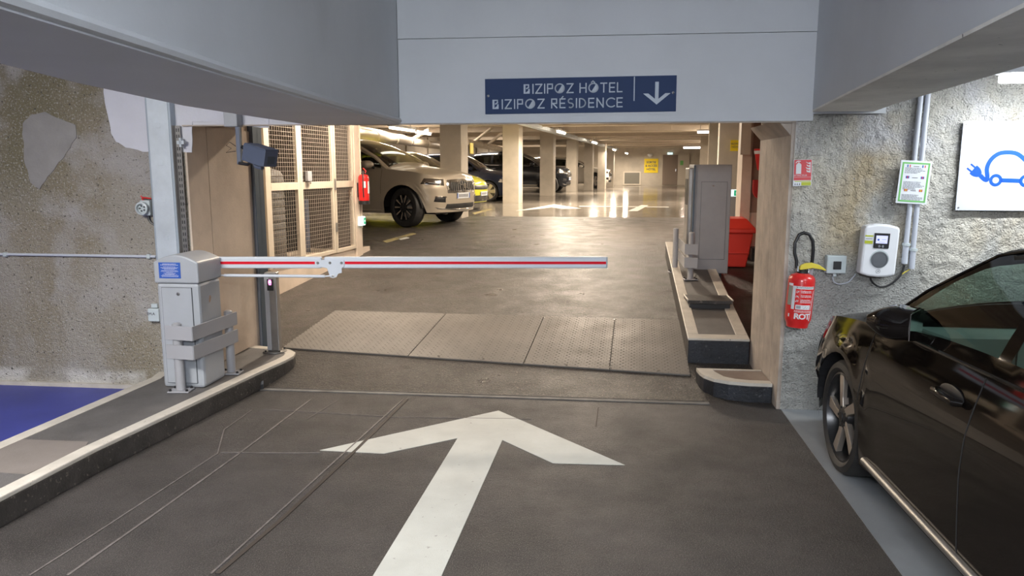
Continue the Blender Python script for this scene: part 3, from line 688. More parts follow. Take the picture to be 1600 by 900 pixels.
for z, wd, h in rows:
    x = .12-wd/2
    while x < .12+wd/2:
        l = rr.uniform(.004, .013); b.box(x, min(x+l, .12+wd/2), -.0070, -.0066, ch+z-.014, ch+z-.014+h*.62); x += l+.0022
stuff(b.build('printed_lines', 'text_white', sk))
b = MB(); b.sheet([(.0,0),(.018,.008),(.03,.035),(.022,.055),(.006,.05),(-.004,.02)], -.001, .0008, T(cw-.0055, .14, .60, 0, 0, R(90)))
M['sticker_tan'] = mat('worn_sticker', (.40, .28, .20), .6); b.build('worn_mark', 'sticker_tan', BC)
# arm
A0 = P(338, 410, 5.60); A1 = P(948, 410, 5.60); AL = A1.x-A0.x; ah = .043
BA = bpy.data.objects.new('barrier_arm', None); C.objects.link(BA); BA.parent = BC; BA.location = (A0.x-.12, 5.60, A0.z)
BA.matrix_parent_inverse = (Matrix.Translation(BC.location) @ Matrix.Rotation(-R(6), 4, 'Z')).inverted()
def armx(px): return P(px, 410, 5.58).x-(A0.x-.12)
j = armx(505)
b = MB()
for x0, x1 in ((0, j-.012), (j+.006, AL+.12)):
    b.box(x0, x1, -.022, .022, -ah, ah)
b.build('beam', 'white_arm', BA, bevel=.010)
b = MB(); b.box(.05, armx(492), -.0235, -.0215, -.011, .009); b.build('red_stripe', 'redtape', BA)
b = MB(); b.box(armx(539), AL+.113, -.0235, -.0215, -.011, .009); b.build('red_stripe', 'redtape', BA)
b = MB(); b.box(j-.03, j+.03, -.018, .018, -.028, .028); b.build('joint_core', 'steel', BA)
b = MB(); b.sheet([(armx(494),-.025),(armx(494),.018),(armx(507),.022),(armx(538),.022),(armx(538),-.025),(armx(534),-.04),(armx(534),-.075),(armx(528),-.082),(armx(525),-.108),(armx(520),-.115),(armx(515),-.108),(armx(514),-.085),(armx(511),-.04)], -.030, -.0225)
br = b.build('hinge_bracket', 'white_arm', BA, bevel=.002)
b = MB()
for px in (497, 516, 534): b.lathe([(.010,0),(.010,.004),(.006,.007),(0,.007)], 10, T(armx(px),-.030,0,math.pi/2))
b.lathe([(.009,0),(.009,.004),(0,.006)], 10, T(armx(520),-.030,-.098,math.pi/2))
b.build('bolt', 'steel', BA, smooth=True)
b = MB(); b.box(AL+.1205, AL+.124, -.022, .022, -ah, ah); b.build('end_cap', 'lightgrey', BA)
zr_ = P(430, 431.5, 5.57).z-A0.z
b = MB(); b.tube([(.10, -.03, zr_+.010), (armx(350), -.03, zr_+.006)], .006, 8); b.tube([(armx(350), -.03, zr_+.006), (armx(507), -.028, zr_-.002)], .0115, 10); b.tube([(armx(507), -.028, zr_-.002), (armx(520), -.028, zr_-.002+.006)], .006, 8)
b.build('folding_rod', 'white_arm', BA, smooth=True)
# guard rails
def guard(name_label, loc, rz, posts, plan, zs, hslat, ph, mi='grey_guard'):
    t = thing('guard_rail', name_label, 'guard rail', loc, rz)
    for (x, y) in posts:
        b = MB(); b.tube([(x, y, .012), (x, y, ph)], .032, 16); b.lathe([(.032,ph),(.02,ph+.008),(0,ph+.01)], 16, T(x,y,0)); 
        po = b.build('post', mi, t, smooth=True)
        b = MB(); b.box(x-.075, x+.075, y-.055, y+.055, 0, .011); fp = b.build('base_plate', mi, po, bevel=.003)
        b = MB()
        for dx in (-.058, .058):
            for dy in (-.04, .04): b.lathe([(.010,.011),(.010,.022),(.004,.026),(0,.026)], 6, T(x+dx,y+dy,0))
        b.build('anchor_bolts', 'black', po)
    for z in zs:
        b = MB()
        for i in range(len(plan)-1):
            a = Vector(plan[i]); c_ = Vector(plan[i+1]); d = (c_-a).normalized(); n = Vector((-d.y, d.x))*.004
            b.prism([tuple(a-n), tuple(c_-n), tuple(c_+n), tuple(a+n)], z, z+hslat)
        b.build('slat', mi, t, bevel=.001)
    return t
g1 = G(283, 611, IZ); g2 = G(362, 583, IZ); gb = Vector((g1.x, g1.y, IZ))
def rel2(px, py, Y): p = P(px, py, Y); return (p.x-g1.x, p.y-g1.y)
plan = [rel2(259, 530, g1.y-.02), rel2(300, 520, g1.y-.075), rel2(370, 500, g2.y+.02)]
ztop = P(300, 511, g1.y-.075).z-IZ; zb = P(300, 533, g1.y-.075).z-IZ
zt2 = P(300, 541, g1.y-.075).z-IZ
guard('grey two slat guard rail bent around the corner of the barrier cabinet', gb, 0, [(0, 0), (g2.x-g1.x, g2.y-g1.y)], plan, [zb, zt2-(ztop-zb)], ztop-zb, ztop+.005)
# reader post
rp = G(430, 549, IZ); RPh = P(430, 425, rp.y).z-IZ
RP = thing('reader_post', 'slim grey steel reader post with small magenta display on the left island', 'reader post', (rp.x, rp.y, IZ), -R(4))
b = MB(); b.box(-.052, .052, -.035, .035, .012, RPh); b.build('body', 'steel', RP, bevel=.006)
b = MB(); b.box(-.050, -.012, -.040, -.034, .02, RPh-.01); b.build('edge_profile', 'grey_guard', RP)
b = MB(); b.box(-.028, .028, -.041, -.035, RPh-.155, RPh-.055); rd = b.build('reader', 'black', RP, bevel=.003)
b = MB(); b.box(-.014, .012, -.0425, -.0412, RPh-.095, RPh-.07); b.box(-.010, .008, -.0425, -.0412, RPh-.068, RPh-.061); b.box(-.010, .010, -.0425, -.0412, RPh-.106, RPh-.098); b.build('display', 'magenta', rd)
b = MB(); b.lathe([(.10,0),(.10,.010),(0,.012)], 28); b.build('base_plate', 'steel', RP, smooth=True)
b = MB()
for k in range(4): b.lathe([(.009,.011),(.009,.022),(0,.024)], 6, T(.085*math.cos(.8+k*1.57),.085*math.sin(.8+k*1.57),0))
b.build('anchor_bolts', 'black', RP)
# ============================================================ LEFT WALL OBJECTS
# cable trunking
s0, zb_ = WN(246, 392, -.05); s1, _ = WN(283, 392, -.05)
TRK = thing('cable_trunking', 'galvanised vertical cable trunking on the left wall above the barrier cabinet', 'cable trunking', N((s0+s1)/2, -.02, .9), rzN)
wt = s1-s0
M['galv2'] = mat('galvanised_edge', (.40, .46, .52), .4, .3)
b = MB(); b.box(-wt/2, wt/2, -.055, .015, 0, 1.6); b.build('channel', 'galv2', TRK, bevel=.003)
b = MB(); b.box(-wt/2+.016, wt/2-.016, -.0605, -.0555, 0, 1.6); tl = b.build('lid', 'galv', TRK, bevel=.002)
b = MB()
for z in (.03, .28, .56, .83, 1.1): b.box(-.018, .018, -.064, -.0607, z, z+.035)
b.build('lid_clips', 'galv', tl, bevel=.002)
b = MB(); b.box(wt/2+.001, wt/2+.045, -.010, -.006, .02, 1.12); b.box(wt/2+.001, wt/2+.004, -.05, -.01, .02, 1.12); pr = b.build('perforated_rail', 'steel', TRK)
b = MB()
for k in range(24):
    b.box(wt/2+.013, wt/2+.019, -.0115, -.0102, .04+k*.045, .065+k*.045); b.box(wt/2+.029, wt/2+.035, -.0115, -.0102, .04+k*.045, .065+k*.045)
b.build('slots', 'black', pr)
b = MB(); b.box(wt/2+.03, wt/2+.085, -.045, -.013, .985, 1.01); b.box(wt/2+.05, wt/2+.065, -.045, -.013, .965, 1.03); b.build('bracket', 'galv', TRK)
# CEE socket
SK_ = wthing('power_socket', 'grey round industrial socket with red lever on the left wall beside the trunking', 'socket', 231, 325, 0)
b = MB(); b.box(-.035, .045, -.05, .008, -.055, .06); b.build('housing', 'lightgrey', SK_, bevel=.010)
b = MB(); b.lathe([(.048,0),(.048,.03),(.036,.034),(.034,.012),(0,.012)], 24, T(-.004,-.05,0,math.pi/2)); fc = b.build('socket_face', 'lightgrey', SK_, smooth=True)
b = MB()
for k in range(5): b.lathe([(.006,0),(.006,.022),(0,.022)], 8, T(-.004+.02*math.cos(k*1.256+.6),-.05,.02*math.sin(k*1.256+.6),math.pi/2))
b.build('pin_holes', 'grey_line', fc)
b = MB(); b.tube([(-.03,-.03,.092),(-.02,-.03,.08),(.05,-.03,.072)], .006, 8); b.tube([(-.02,-.03,.08),(-.02,-.02,.055)], .006, 8); b.build('lever', 'red', SK_)
b = MB(); b.tube([(.012,-.02,-.055),(.014,-.02,-.085),(.03,-.02,-.11),(.06,-.018,-.13)], .0085, 8); b.build('cable', 'black', SK_, smooth=True)
# conduit
pl_, zl = WN(-200, 398.5, -.02); pr_, zr2 = WN(243, 401, -.02)
CD = thing('wall_conduit', 'thin grey horizontal conduit along the left concrete wall', 'conduit', N(0, -.014, 0), rzN)
b = MB(); b.tube([(-6.8, 0, zr2+.01), (pr_, 0, zr2)], .0105, 10); b.build('pipe', 'pvc', CD, smooth=True)
b = MB()
for px in (8, -160, 232): 
    x, _ = WN(px, 400, -.02); b.box(x-.014, x+.014, -.014, .014, zr2-.015, zr2+.018)
b.build('clips', 'lightgrey', CD, bevel=.003)
jb = wthing('junction_box', 'small white box on the left wall, half behind the barrier cabinet', 'junction box', 243, 491, 0)
b = MB(); b.box(-.04, .05, -.04, .004, -.05, .05); b.build('box', 'lightgrey', jb, bevel=.006); text('lettering', 'EM.A', .03, 'text_dark', jb, (-.012, -.042, .01))
b = MB(); b.box(-.02, .03, -.02, .002, .054, .085); b.build('gland', 'lightgrey', jb, bevel=.003)
hk = wthing('wall_hook', 'small steel hook on the wall right of the trunking', 'hook', 291, 319, 0)
b = MB(); b.tube([(0,.01,0),(0,-.03,0),(.012,-.04,.01),(.014,-.04,.03)], .004, 8); b.build('rod', 'steel', hk, smooth=True)
# camera reader box under the lintel
cb_ = WN(363, 186, -.06)
JB = thing('junction_box', 'grey square box under the beam above the plate camera', 'junction box', N(cb_[0], -.005, cb_[1]), rzN)
b = MB(); b.box(-.05, .05, -.09, .004, -.056, .056); b.build('box', 'grey_cab', JB, bevel=.006)
CM = thing('plate_camera', 'dark blue grey camera housing hanging from an arm by the left jamb', 'camera', P(372, 200, 5.57), 0)
c0 = Vector(CM.location)
def cr(px, py, Y): return tuple(P(px, py, Y)-c0)
b = MB(); b.box(-.018, .018, -.012, .012, -.26, .01); b.build('arm', 'camblue', CM, bevel=.003)
b = MB(); b.box(.012, .026, -.02, -.004, -.25, .01); b.tube([(-.005,-.014,-.25),(.06,-.02,-.26),(.12,-.03,-.235)], .012, 8); b.build('arm_cover', 'black', CM, bevel=.002)
hx = T(*cr(403, 241, 5.46), 0, R(14), R(-28))
b = MB(); b.m = hx; b.box(-.09, .11, -.06, .06, -.065, .055); b.box(-.075, .13, -.066, .066, .055, .064)
b.box(.105, .13, -.062, .062, -.06, .055); b.build('housing', 'camblue', CM, bevel=.008)
b = MB(); b.m = hx; b.box(.1302, .132, -.035, .035, -.04, .015); b.build('front_glass', 'steel_blue', CM)
b = MB(); b.m = hx; b.tube([(-.09,-.03,.02),(-.13,-.03,.02)], .014, 8); b.tube([(-.09,.03,-.03),(-.13,.03,-.03)], .014, 8); b.build('cable_glands', 'black', CM)
b = MB(); b.m = hx; b.tube([(-.03,0,-.06),(0,0,-.09),(.06,0,-.085)], .016, 8); b.build('mount', 'camblue', CM, smooth=True)
b = MB(); b.tube([(-.02,-.01,-.13),(-.06,-.02,-.10),(-.085,-.02,-.125),(-.05,-.02,-.145),(-.09,-.02,-.175),(-.02,-.015,-.165)], .0025, 6); b.build('wire', 'black', CM, smooth=True)
# steel column at the end of the jamb
scp = G(408, 536, .13)
SC = thing('steel_column', 'dark blue grey steel channel column at the end of the left jamb', 'column', (scp.x+.0, scp.y+.03, .08), rzH)
b = MB(); b.box(-.055, .055, -.004, .004, 0, 2.3); b.box(-.055, -.047, -.07, -.004, 0, 2.3); b.box(.047, .055, -.07, .07, 0, 2.3); b.build('channel', 'steel_blue', SC)
b = MB(); b.box(-.02, .03, -.016, -.0045, 0, 2.3); b.build('web_cover', 'grey_guard', SC)
# passage wall behind the column, and raised floor with plinth under the mesh cage
K0 = Vector((-2.67, 8.7, 0)); K1 = Vector((-2.15, 10.9, 0)); KD = (K1-K0).normalized(); KN = Vector((KD.y, -KD.x, 0))  # KN toward lane
rzK = math.atan2(KD.y, KD.x)
a0 = N(-2.44, 1.05)
b = MB(); k0 = K0-KD*.5
b.prism([(a0.x, a0.y), (k0.x, k0.y), (k0.x-.2, k0.y), (a0.x-.2, a0.y)], 0, HZ); struct(b.build('wall_left', 'hall_wall'))
CZc = .585
kb = K0-KD*.55; ke = K1+KD*.22
b = MB(); b.prism([(kb.x, kb.y), (ke.x, ke.y), (ke.x-3.2, ke.y+.7), (kb.x-3.2, kb.y+.7)], -.1, CZc); struct(b.build('floor', 'jamb'))
b = MB(); b.prism([(a0.x-.2, a0.y), (k0.x-.2, k0.y), (k0.x-3.3,k0.y+.7), (k0.x-3.3,k0.y+.6),(a0.x-.3,a0.y)], 0, HZ)
struct(b.build('wall_left', 'hall_wall'))
# the mesh cage
CG = thing('mesh_cage', 'beige framed wire mesh cage front with three tall gates left of the ramp', 'mesh cage', (K0.x, K0.y, CZc), rzK)
def kx(px, py=300):
    d = ray(px, py); k = ((K0-Vector((0,0,HC))).dot(KN))/d.dot(KN); p = Vector((0,0,HC))+d*k; return (p-K0).dot(KD), p.z
xs = [kx(416)[0], kx(467)[0], kx(521)[0], kx(552)[0]]
zm0 = kx(490, 295)[1]-CZc; zm1 = kx(490, 284)[1]-CZc; ZT = HZ-CZc-.05
gate_w = [(xs[0]+.03, xs[1]-.005), (xs[1]+.03, xs[2]-.01), (xs[2]+.01, xs[3])]
b = MB(); b.box(xs[0]-.05, xs[0]+.028, -.03, .03, 0, ZT); b.build('post', 'cagebeige', CG, bevel=.004)
b = MB(); b.box(xs[1]-.003, xs[1]+.028, -.02, .03, 0, ZT); b.build('post', 'cagebeige', CG, bevel=.004)
for gi, (x0, x1) in enumerate(gate_w):
    b = MB(); fw = .045
    b.box(x0, x0+fw, -.02, .02, .02, ZT-.05); b.box(x1-fw, x1, -.02, .02, .02, ZT-.05)
    b.box(x0+fw, x1-fw, -.02, .02, .02, .02+fw); b.box(x0+fw, x1-fw, -.02, .02, ZT-.05-fw, ZT-.05); b.box(x0+fw, x1-fw, -.02, .02, zm0, zm1)
    gt = b.build('gate_frame', 'cagebeige', CG, bevel=.003)
    b = MB(); x = x0+fw; 
    while x < x1-fw: b.box(x-.0018, x+.0018, -.004, 0, .08, ZT-.1); x += .05
    z = .1
    while z < ZT-.1: b.box(x0+fw, x1-fw, -.0005, .0035, z-.0018, z+.0018); z += .05
    stuff(b.build('wire_mesh', 'wire', gt))
    if gi == 2:
        b = MB(); b.box(x0-.02, x0+.02, -.03, -.021, zm0-.03, zm1+.03); b.box(x0-.02, x0+.02, -.03, -.021, .3, .42); b.build('hinge', 'steel', gt)
lx, lz = kx(477, 274); b = MB(); b.box(lx-.045, lx+.06, -.06, -.0205, lz-CZc-.07, lz-CZc+.05); b.build('lock_case', 'grey_cab2', CG, bevel=.004)
b = MB(); b.lathe([(.014,0),(.014,.02),(0,.022)], 12, T(lx, -.05, lz-CZc-.09, math.pi/2)); b.build('lock_cylinder', 'chrome', CG)
# stores behind the mesh
def KP(x, y, z=CZc): v = K0+KD*x-KN*y; return (v.x, v.y, z)
M['cageshade'] = mat('shaded_store_wall', (.09, .075, .065), .8)  # dark colour stands in for the shade inside the store
M['tank'] = mat('water_tank', (.17, .165, .16), .5, var=.1, vscale=3)
TK = thing('storage_tank', 'pale ribbed tank standing behind the first mesh gate', 'tank', KP(.75, .75), rzK)
b = MB(); prof = [(.33,0)]
for k in range(11): prof += [(.345,.02+k*.095),(.335,.07+k*.095),(.325,.075+k*.095),(.335,.09+k*.095)]
b.lathe(prof+[(.30,1.1),(.1,1.16),(0,1.16)], 28); b.build('shell', 'tank', TK, smooth=True)
b = MB(); b.lathe([(.09,1.15),(.09,1.2),(0,1.2)], 16); b.build('lid', 'black', TK)
PB = tag(MB().tube([KP(.0,.35,CZc+.0), KP(.0,.35,CZc+2.4)], .018, 8).build('standpipe', 'black', smooth=True), 'thin black vertical pipe behind the first mesh gate', 'pipe')
PB2 = tag(MB().tube([KP(1.55,.5,CZc), KP(1.55,.5,CZc+.72)], .035, 10).build('standpipe', 'camblue', smooth=True), 'short bluish standing pipe behind the middle mesh gate', 'pipe')
cp = KP(1.50, .95); CB = thing('store_cabinet', 'dark tall cupboard standing behind the middle mesh gate', 'cupboard', cp, rzK)
b = MB(); b.box(-.12, .28, -.2, .25, 0, .95); b.build('body', 'black', CB, bevel=.01)
b = MB(); b.box(-.10, .27, -.215, -.2005, .05, .9); b.build('door', 'rubber', CB, bevel=.004)
b = MB(); x0_, y0_ = 1.75, 1.3; v = KP(1.45, 1.5)
tag(hallbox('concrete_pillar', 'hall_concrete', (v[0], v[1], CZc), .34, .3, CZc, HZ, rz=rzK), 'concrete pillar inside the mesh cage', 'pillar')
v = KP(1.1, 2.6); b = MB(); b.box(-2.4, 2.2, 0, .15, 0, HZ-CZc); struct(b.build('wall_left', 'cageshade', None, v, rzK))
# concrete pier at the cage end with extinguisher and exit light
def kpt(px, py, y=0):
    return kx(px, py)
xe0 = xs[3]+.01; pier_w = (kx(567, 300)[0]-xe0)*.62
b = MB(); b.box(0, .12, .075, 2.7, 0, HZ-CZc); struct(b.build('wall_left', 'cageshade', None, KP(xe0+.02, 0), rzK))  # added end wall in the shade colour, darkens behind the last gate
PR = thing('concrete_pier', 'narrow concrete pier at the end of the mesh cage, carrying extinguisher and exit light', 'pier', KP(xe0, 0, CZc-.05), rzK)
b = MB(); b.box(.0, pier_w, -.03, .07, -.25, HZ-CZc+.04); b.build('shaft', 'jamb', PR, bevel=.006)
b = MB(); b.tube([(pier_w-.035, -.042, .35), (pier_w-.035, -.042, 2.3)], .011, 8); b.build('conduit', 'redtape' if 0 else 'jamb', PR, smooth=True)
# ============================================================ EXTINGUISHERS
def extinguisher(label, loc, rz, h, r, tilt=0, big=True):
    t = thing('fire_extinguisher', label, 'fire extinguisher', loc, rz)
    t.rotation_euler = (0, tilt, rz)
    b = MB(); b.lathe([(0,.012),(r*.55,.012),(r*.72,0),(r*.8,.0),(r*.82,.018),(r*.97,.05),(r,.07),(r,h*.86),(r*.96,h*.91),(r*.82,h*.955),(r*.5,h*.985),(r*.3,h),(0,h)], 40); b.build('cylinder', 'red', t, smooth=True)
    b = MB(); b.lathe([(r*.42,h-.008),(r*.42,h+.012),(r*.25,h+.018),(r*.25,h+.035),(0,h+.035)], 20); vl = b.build('valve', 'black', t, smooth=True)
    b = MB(); b.tube([(-r*.42,-.01,h+.01),(-r*.42,-.01,h+.045)], r*.13, 10); b.tube([(r*.4,-.01,h+.0),(r*.4,-.01,h+.03)], r*.1, 10); b.build('fitting', 'chrome', vl, smooth=True)
    return t
sx, sz = WN(1244, 509, -.09)
XR = extinguisher('red fire extinguisher with looped black hose and yellow handle on the rough right wall', N(sx, -.108, sz), rzN, .375, .088, R(2.5))
r = .088
# printed wrap label (curved plates just proud of the shell)
def wrap(parent, name, m, a0, a1, z0, z1, r_, n=14, slant=0):
    vs = []; fs = []
    for i in range(n+1):
        a = R(a0+(a1-a0)*i/n-90)
        for z in (z0, z1):
            vs.append((r_*math.cos(a), r_*math.sin(a), z))
    for i in range(n): fs.append((2*i, 2*i+2, 2*i+3, 2*i+1))
    nn = len(vs); rr_ = r_-.002
    for i in range(n+1):
        a = R(a0+(a1-a0)*i/n-90)
        for z in (z0, z1): vs.append((rr_*math.cos(a), rr_*math.sin(a), z))
    fs += [(0, 1, nn+1, nn), (2*n, nn+2*n, nn+2*n+1, 2*n+1)]
    for i in range(n): fs += [(2*i, 2*i+nn, 2*i+2+nn, 2*i+2), (2*i+1, 2*i+3, 2*i+3+nn, 2*i+1+nn)]
    b = MB(); b.add(vs, fs); return b.build(name, m, parent)
M['redprint'] = mat('red_print', (.50, .03, .035), .4); M['labelgrey'] = mat('label_grey', (.26, .27, .22), .5); M['labelwhite'] = mat('label_white', (.66, .68, .70), .4)
wrap(XR, 'side_label', 'labelgrey', -72, -50, .155, .285, r+.0008, label if False else 6) if False else wrap(XR, 'side_label', 'labelgrey', -76, -52, .155, .285, r+.0008)
wrap(XR, 'side_label_head', 'labelwhite', -76, -50, .288, .305, r+.0008)
wrap(XR, 'front_label', 'labelwhite', -50, -36, .13, .29, r+.0008)
wrap(XR, 'front_label', 'labelwhite', -36, 50, .272, .290, r+.0008)
lb = wrap(XR, 'white_sticker', 'labelwhite', -30, 34, .132, .163, r+.0016)
b = MB(); rr = random.Random(5)
def wmark(b, a, z, wa, h, r_):
    a0 = R(a-90); a1 = R(a+wa-90); b.add([(r_*math.cos(a0), r_*math.sin(a0), z), (r_*math.cos(a1), r_*math.sin(a1), z), (r_*math.cos(a1), r_*math.sin(a1), z+h), (r_*math.cos(a0), r_*math.sin(a0), z+h)], [(0,1,2,3)])
for z in (.255,.246,.226,.217,.196,.187,.178):
    a = -12
    while a < 34: l = rr.uniform(2, 7); wmark(b, a, z, l, .0045, r+.0012); a += l+1.5
for z in (.246,.215,.184):
    for k in range(5): wmark(b, -33+k*2.6, z-.004+rr.uniform(0,.01), 2, .009, r+.0012)
for z in (.120,.112):
    a = -34
    while a < 38: l = rr.uniform(2, 7); wmark(b, a, z, l, .004, r+.0012); a += l+1.5
for k in range(7): wmark(b, 40+k*1.2, .13+k*.018, 3.5, .022, r+.0012)
for k in range(4): wmark(b, 34+k*2, .055+k*.016, 4, .018, r+.0012)
wmark(b, -62, .075, 7, .022, r+.0012)
stuff(b.build('printed_marks', 'labelwhite', XR))
b = MB()
for z in (.279, .2835):
    a = -33
    while a < 46: l = rr.uniform(2, 7); wmark(b, a, z, l, .0028, r+.0014); a += l+1.2
for i, a in enumerate(range(4, 30, 4)): wmark(b, a, .139+.006*(i%3), 3, .003, r+.002)
for a in range(-26, -10, 3): wmark(b, a, .138, 2, .02, r+.002)
stuff(b.build('printed_marks', 'text_dark', XR))
# ROT lettering on flats following the curve
for k, chh in enumerate('ROT'):
    an = R(-22+k*24); text('lettering', chh, .052, 'labelwhite', XR, ((r+.0015)*math.sin(an), -(r+.0015)*math.cos(an), .083), (math.pi/2, R(0), an), ext=.0008, sx=1.15, bold=.0016)
b = MB(); hz = .375
b.tube([(-.045,-.01,hz+.03),(-.05,-.01,hz+.08),(-.068,-.01,hz+.13),(-.072,-.005,hz+.20),(-.05,0,hz+.255),(-.018,0,hz+.272),(.018,0,hz+.262),(.045,.0,hz+.22),(.056,.005,hz+.16),(.058,.01,hz+.09),(.058,.02,hz+.03)], .0115, 12)
b.build('hose', 'black', XR, smooth=True)
b = MB(); b.sheet([(-.025,hz+.02),(-.02,hz+.05),(.01,hz+.066),(.05,hz+.072),(.10,hz+.060),(.145,hz+.032),(.148,hz+.022),(.11,hz+.030),(.06,hz+.036),(.03,hz+.030),(.0,hz+.022)], -.022, .006, T(0,0,.0)); b.build('handle', 'yellow', XR, bevel=.003)
b = MB(); b.box(.03, .075, .02, .093, .2, hz+.03); b.build('wall_bracket', 'grey_guard', XR)
kxp, kzp = kx(556, 319)
v = KP(kxp+.02, -.12, kzp)
XL = extinguisher('red fire extinguisher with white label on the pier at the end of the mesh cage', v, rzK, .42, .075)
wrap(XL, 'front_label', 'labelwhite', -20, 60, .15, .32, .0762); wrap(XL, 'front_label', 'labelwhite', -80, -45, .23, .32, .0762); wrap(XL, 'boot', 'black', -179, 180, .0, .05, .0775, 30)
b = MB(); b.tube([(.01,-.02,.43),(.02,-.03,.46),(-.03,-.01,.50)], .008, 8); b.build('handle', 'red', XL); b = MB(); b.tube([(-.03,-.01,.44),(-.055,-.01,.46),(-.085,-.03,.40),(-.09,-.03,.2),(-.08,-.03,.1)], .009, 8); b.build('hose', 'black', XL, smooth=True)
b = MB(); b.box(-.03, .03, .07, .10, .1, .3); b.build('wall_bracket', 'black', XL)
ez = kx(561, 345)
EL = thing('exit_light', 'lit green and white emergency exit box light on the pier below the extinguisher', 'exit light', KP(ez[0]-.02, -.06, ez[1]), rzK)
b = MB(); b.box(-.09, .07, -.02, .03, -.065, .065); b.build('case', 'exit_white', EL, bevel=.012)
b = MB(); b.box(.0, .066, -.0225, -.0205, -.045, .045); gp = b.build('pictogram_panel', 'exit_green', EL)
b = MB(); b.sheet([(.02,-.006),(.036,-.006),(.036,-.018),(.054,0),(.036,.018),(.036,.006),(.02,.006)], -.0245, -.023); b.build('arrow', 'exit_white', gp)
# ============================================================ SIGN ON THE LINTEL
sa, za = WN(758, 123, -.045); sb, zb2 = WN(758, 178.5, -.045); sc_, zc = WN(1058, 118, -.045); sd, zd = WN(1057, 174, -.045)
NS = thing('direction_sign', 'navy blue sign BIZIPOZ HÔTEL, BIZIPOZ RÉSIDENCE with arrow on the white lintel', 'sign', N(sa, -.031, 0), rzN)
sw = sc_-sa; hs = (za-zb2+zc-zd)/2; zt0 = zb2; zt1 = zd
NS.location.z = zt0; NS.rotation_euler = (0, -math.atan2(zt1-zt0, sw), rzN)
b = MB(); b.box(0, sw, -.012, 0, 0, hs); b.build('panel', 'signnavy', NS, bevel=.001)
b = MB(); b.box(-.003, sw+.008, -.003, .0005, -.02, hs+.045); b.build('paint_outline', 'white_paint', NS)
for x in (.022, sw-.022):
    b = MB(); b.lathe([(.009,0),(.009,.003),(0,.006)], 12, T(x, -.012, hs*.52, math.pi/2)); b.build('screw', 'chrome', NS, smooth=True)
def strokes(b, segs, x, z, h, wd, th, y):
    for sg in segs:
        for i in range(len(sg)-1):
            a = Vector(sg[i]); c_ = Vector(sg[i+1]); d = (c_-a)
            if d.length < 1e-6: continue
            d.normalize(); n = Vector((-d.y, d.x))*th/2/h; a2 = a-d*th/2/h*.98; c2 = c_+d*th/2/h*.98
            q = [(a2-n), (c2-n), (c2+n), (a2+n)]; b.sheet([(x+p.x*h, z+p.y*h) for p in q], y-.0015, y)
def arc(cx, cz, rx, rz_, a0, a1, n=12): return [(cx+rx*math.cos(R(a0+(a1-a0)*i/n)), cz+rz_*math.sin(R(a0+(a1-a0)*i/n))) for i in range(n+1)]
LT = {'I': (.0, [[(0,0),(0,1)]]), 'Z': (.62, [[(0,1),(.62,1),(0,0),(.62,0)]]), 'P': (.5, [[(0,0),(0,1),(.5,1),(.5,.5),(.12,.5)]]),
      'H': (.62, [[(0,0),(0,1)],[(.62,0),(.62,1)],[(0,.5),(.62,.5)]]), 'T': (.6, [[(0,1),(.6,1)],[(.3,0),(.3,1)]]), 'E': (.5, [[(.5,1),(0,1),(0,0),(.5,0)],[(0,.5),(.45,.5)]]),
      'L': (.45, [[(0,1),(0,0),(.45,0)]]), 'R': (.52, [[(0,0),(0,1),(.5,1),(.5,.5),(.1,.5),(.52,0)]]),
      'S': (.5, [arc(.25,.75,.24,.25,60,270,10)+arc(.25,.25,.25,.25,90,-120,10)[1:]]), 'D': (.6, [[(0,0),(0,1)]+[(.1,1)]+arc(.1,.5,.5,.5,90,-90,12)[1:]+[(0,0)]]),
      'N': (.62, [[(0,0),(0,1),(.62,0),(.62,1)]]), 'C': (.72, [arc(.48,.5,.48,.5,50,310,14)]), 'O': (.92, [arc(.46,.5,.46,.5,0,360,20)]), 'B': (.66, [])}
def write(line, x, z, h, xend):
    th = h*.14; b = MB(); cur = 0; items = []
    gap = .30
    for c_ in line:
        if c_ == ' ': cur += .42; continue
        base = {'Ô':'O', 'É':'E'}.get(c_, c_); items.append((c_, base, cur)); cur += LT[base][0]+gap
    tot = cur-gap; k = (xend-x)/(tot*h); 
    for c_, base, cx in items:
        ox = x+cx*h*k
        seg_ = [[(p[0]*min(k,1.15), p[1]) for p in sg] for sg in LT[base][1]]
        strokes(b, seg_, ox, z, h, 0, th, -.0122)
        if c_ == 'Ô': strokes(b, [[(.28,1.12),(.46,1.28),(.64,1.12)]], ox, z, h, 0, th*.8, -.0122)
        if c_ == 'É': strokes(b, [[(.2,1.12),(.34,1.28)]], ox, z, h, 0, th*.8, -.0122)
        if base == 'O':    # lower right half filled
            b.sheet([(ox+p[0]*min(k,1.15)*h, z+p[1]*h) for p in arc(.46,.5,.44,.48,-118,55,14)], -.0137, -.0123)
        if base == 'B':    # block letter with a notch
            kk = min(k, 1.15)*h
            b.sheet([(ox-.02*h, z-.04*h), (ox+.18*kk, z-.04*h), (ox+.18*kk, z+1.04*h), (ox-.02*h, z+1.04*h)], -.0137, -.0123)
            b.sheet([(ox+.1801*kk, z-.04*h), (ox+.62*kk, z-.04*h), (ox+.62*kk, z+.52*h), (ox+.46*kk, z+.50*h), (ox+.46*kk, z+.30*h), (ox+.1801*kk, z+.06*h)], -.0137, -.0123)
            strokes(b, [[(.2*kk/h,.97),(.50*kk/h,.97),(.50*kk/h,.68),(.30*kk/h,.55)]], ox, z, h, 0, th, -.0122)
    return b
px2x = lambda px: sw*(px-758)/300
lh = .068*hs/.255*1.05
lh = hs*.245
write('BIZIPOZ HÔTEL', px2x(820), hs*.575, lh, px2x(974)).build('lettering', 'signtext', NS)
write('BIZIPOZ RÉSIDENCE', px2x(770), hs*.155, lh, px2x(975)).build('lettering', 'signtext', NS)
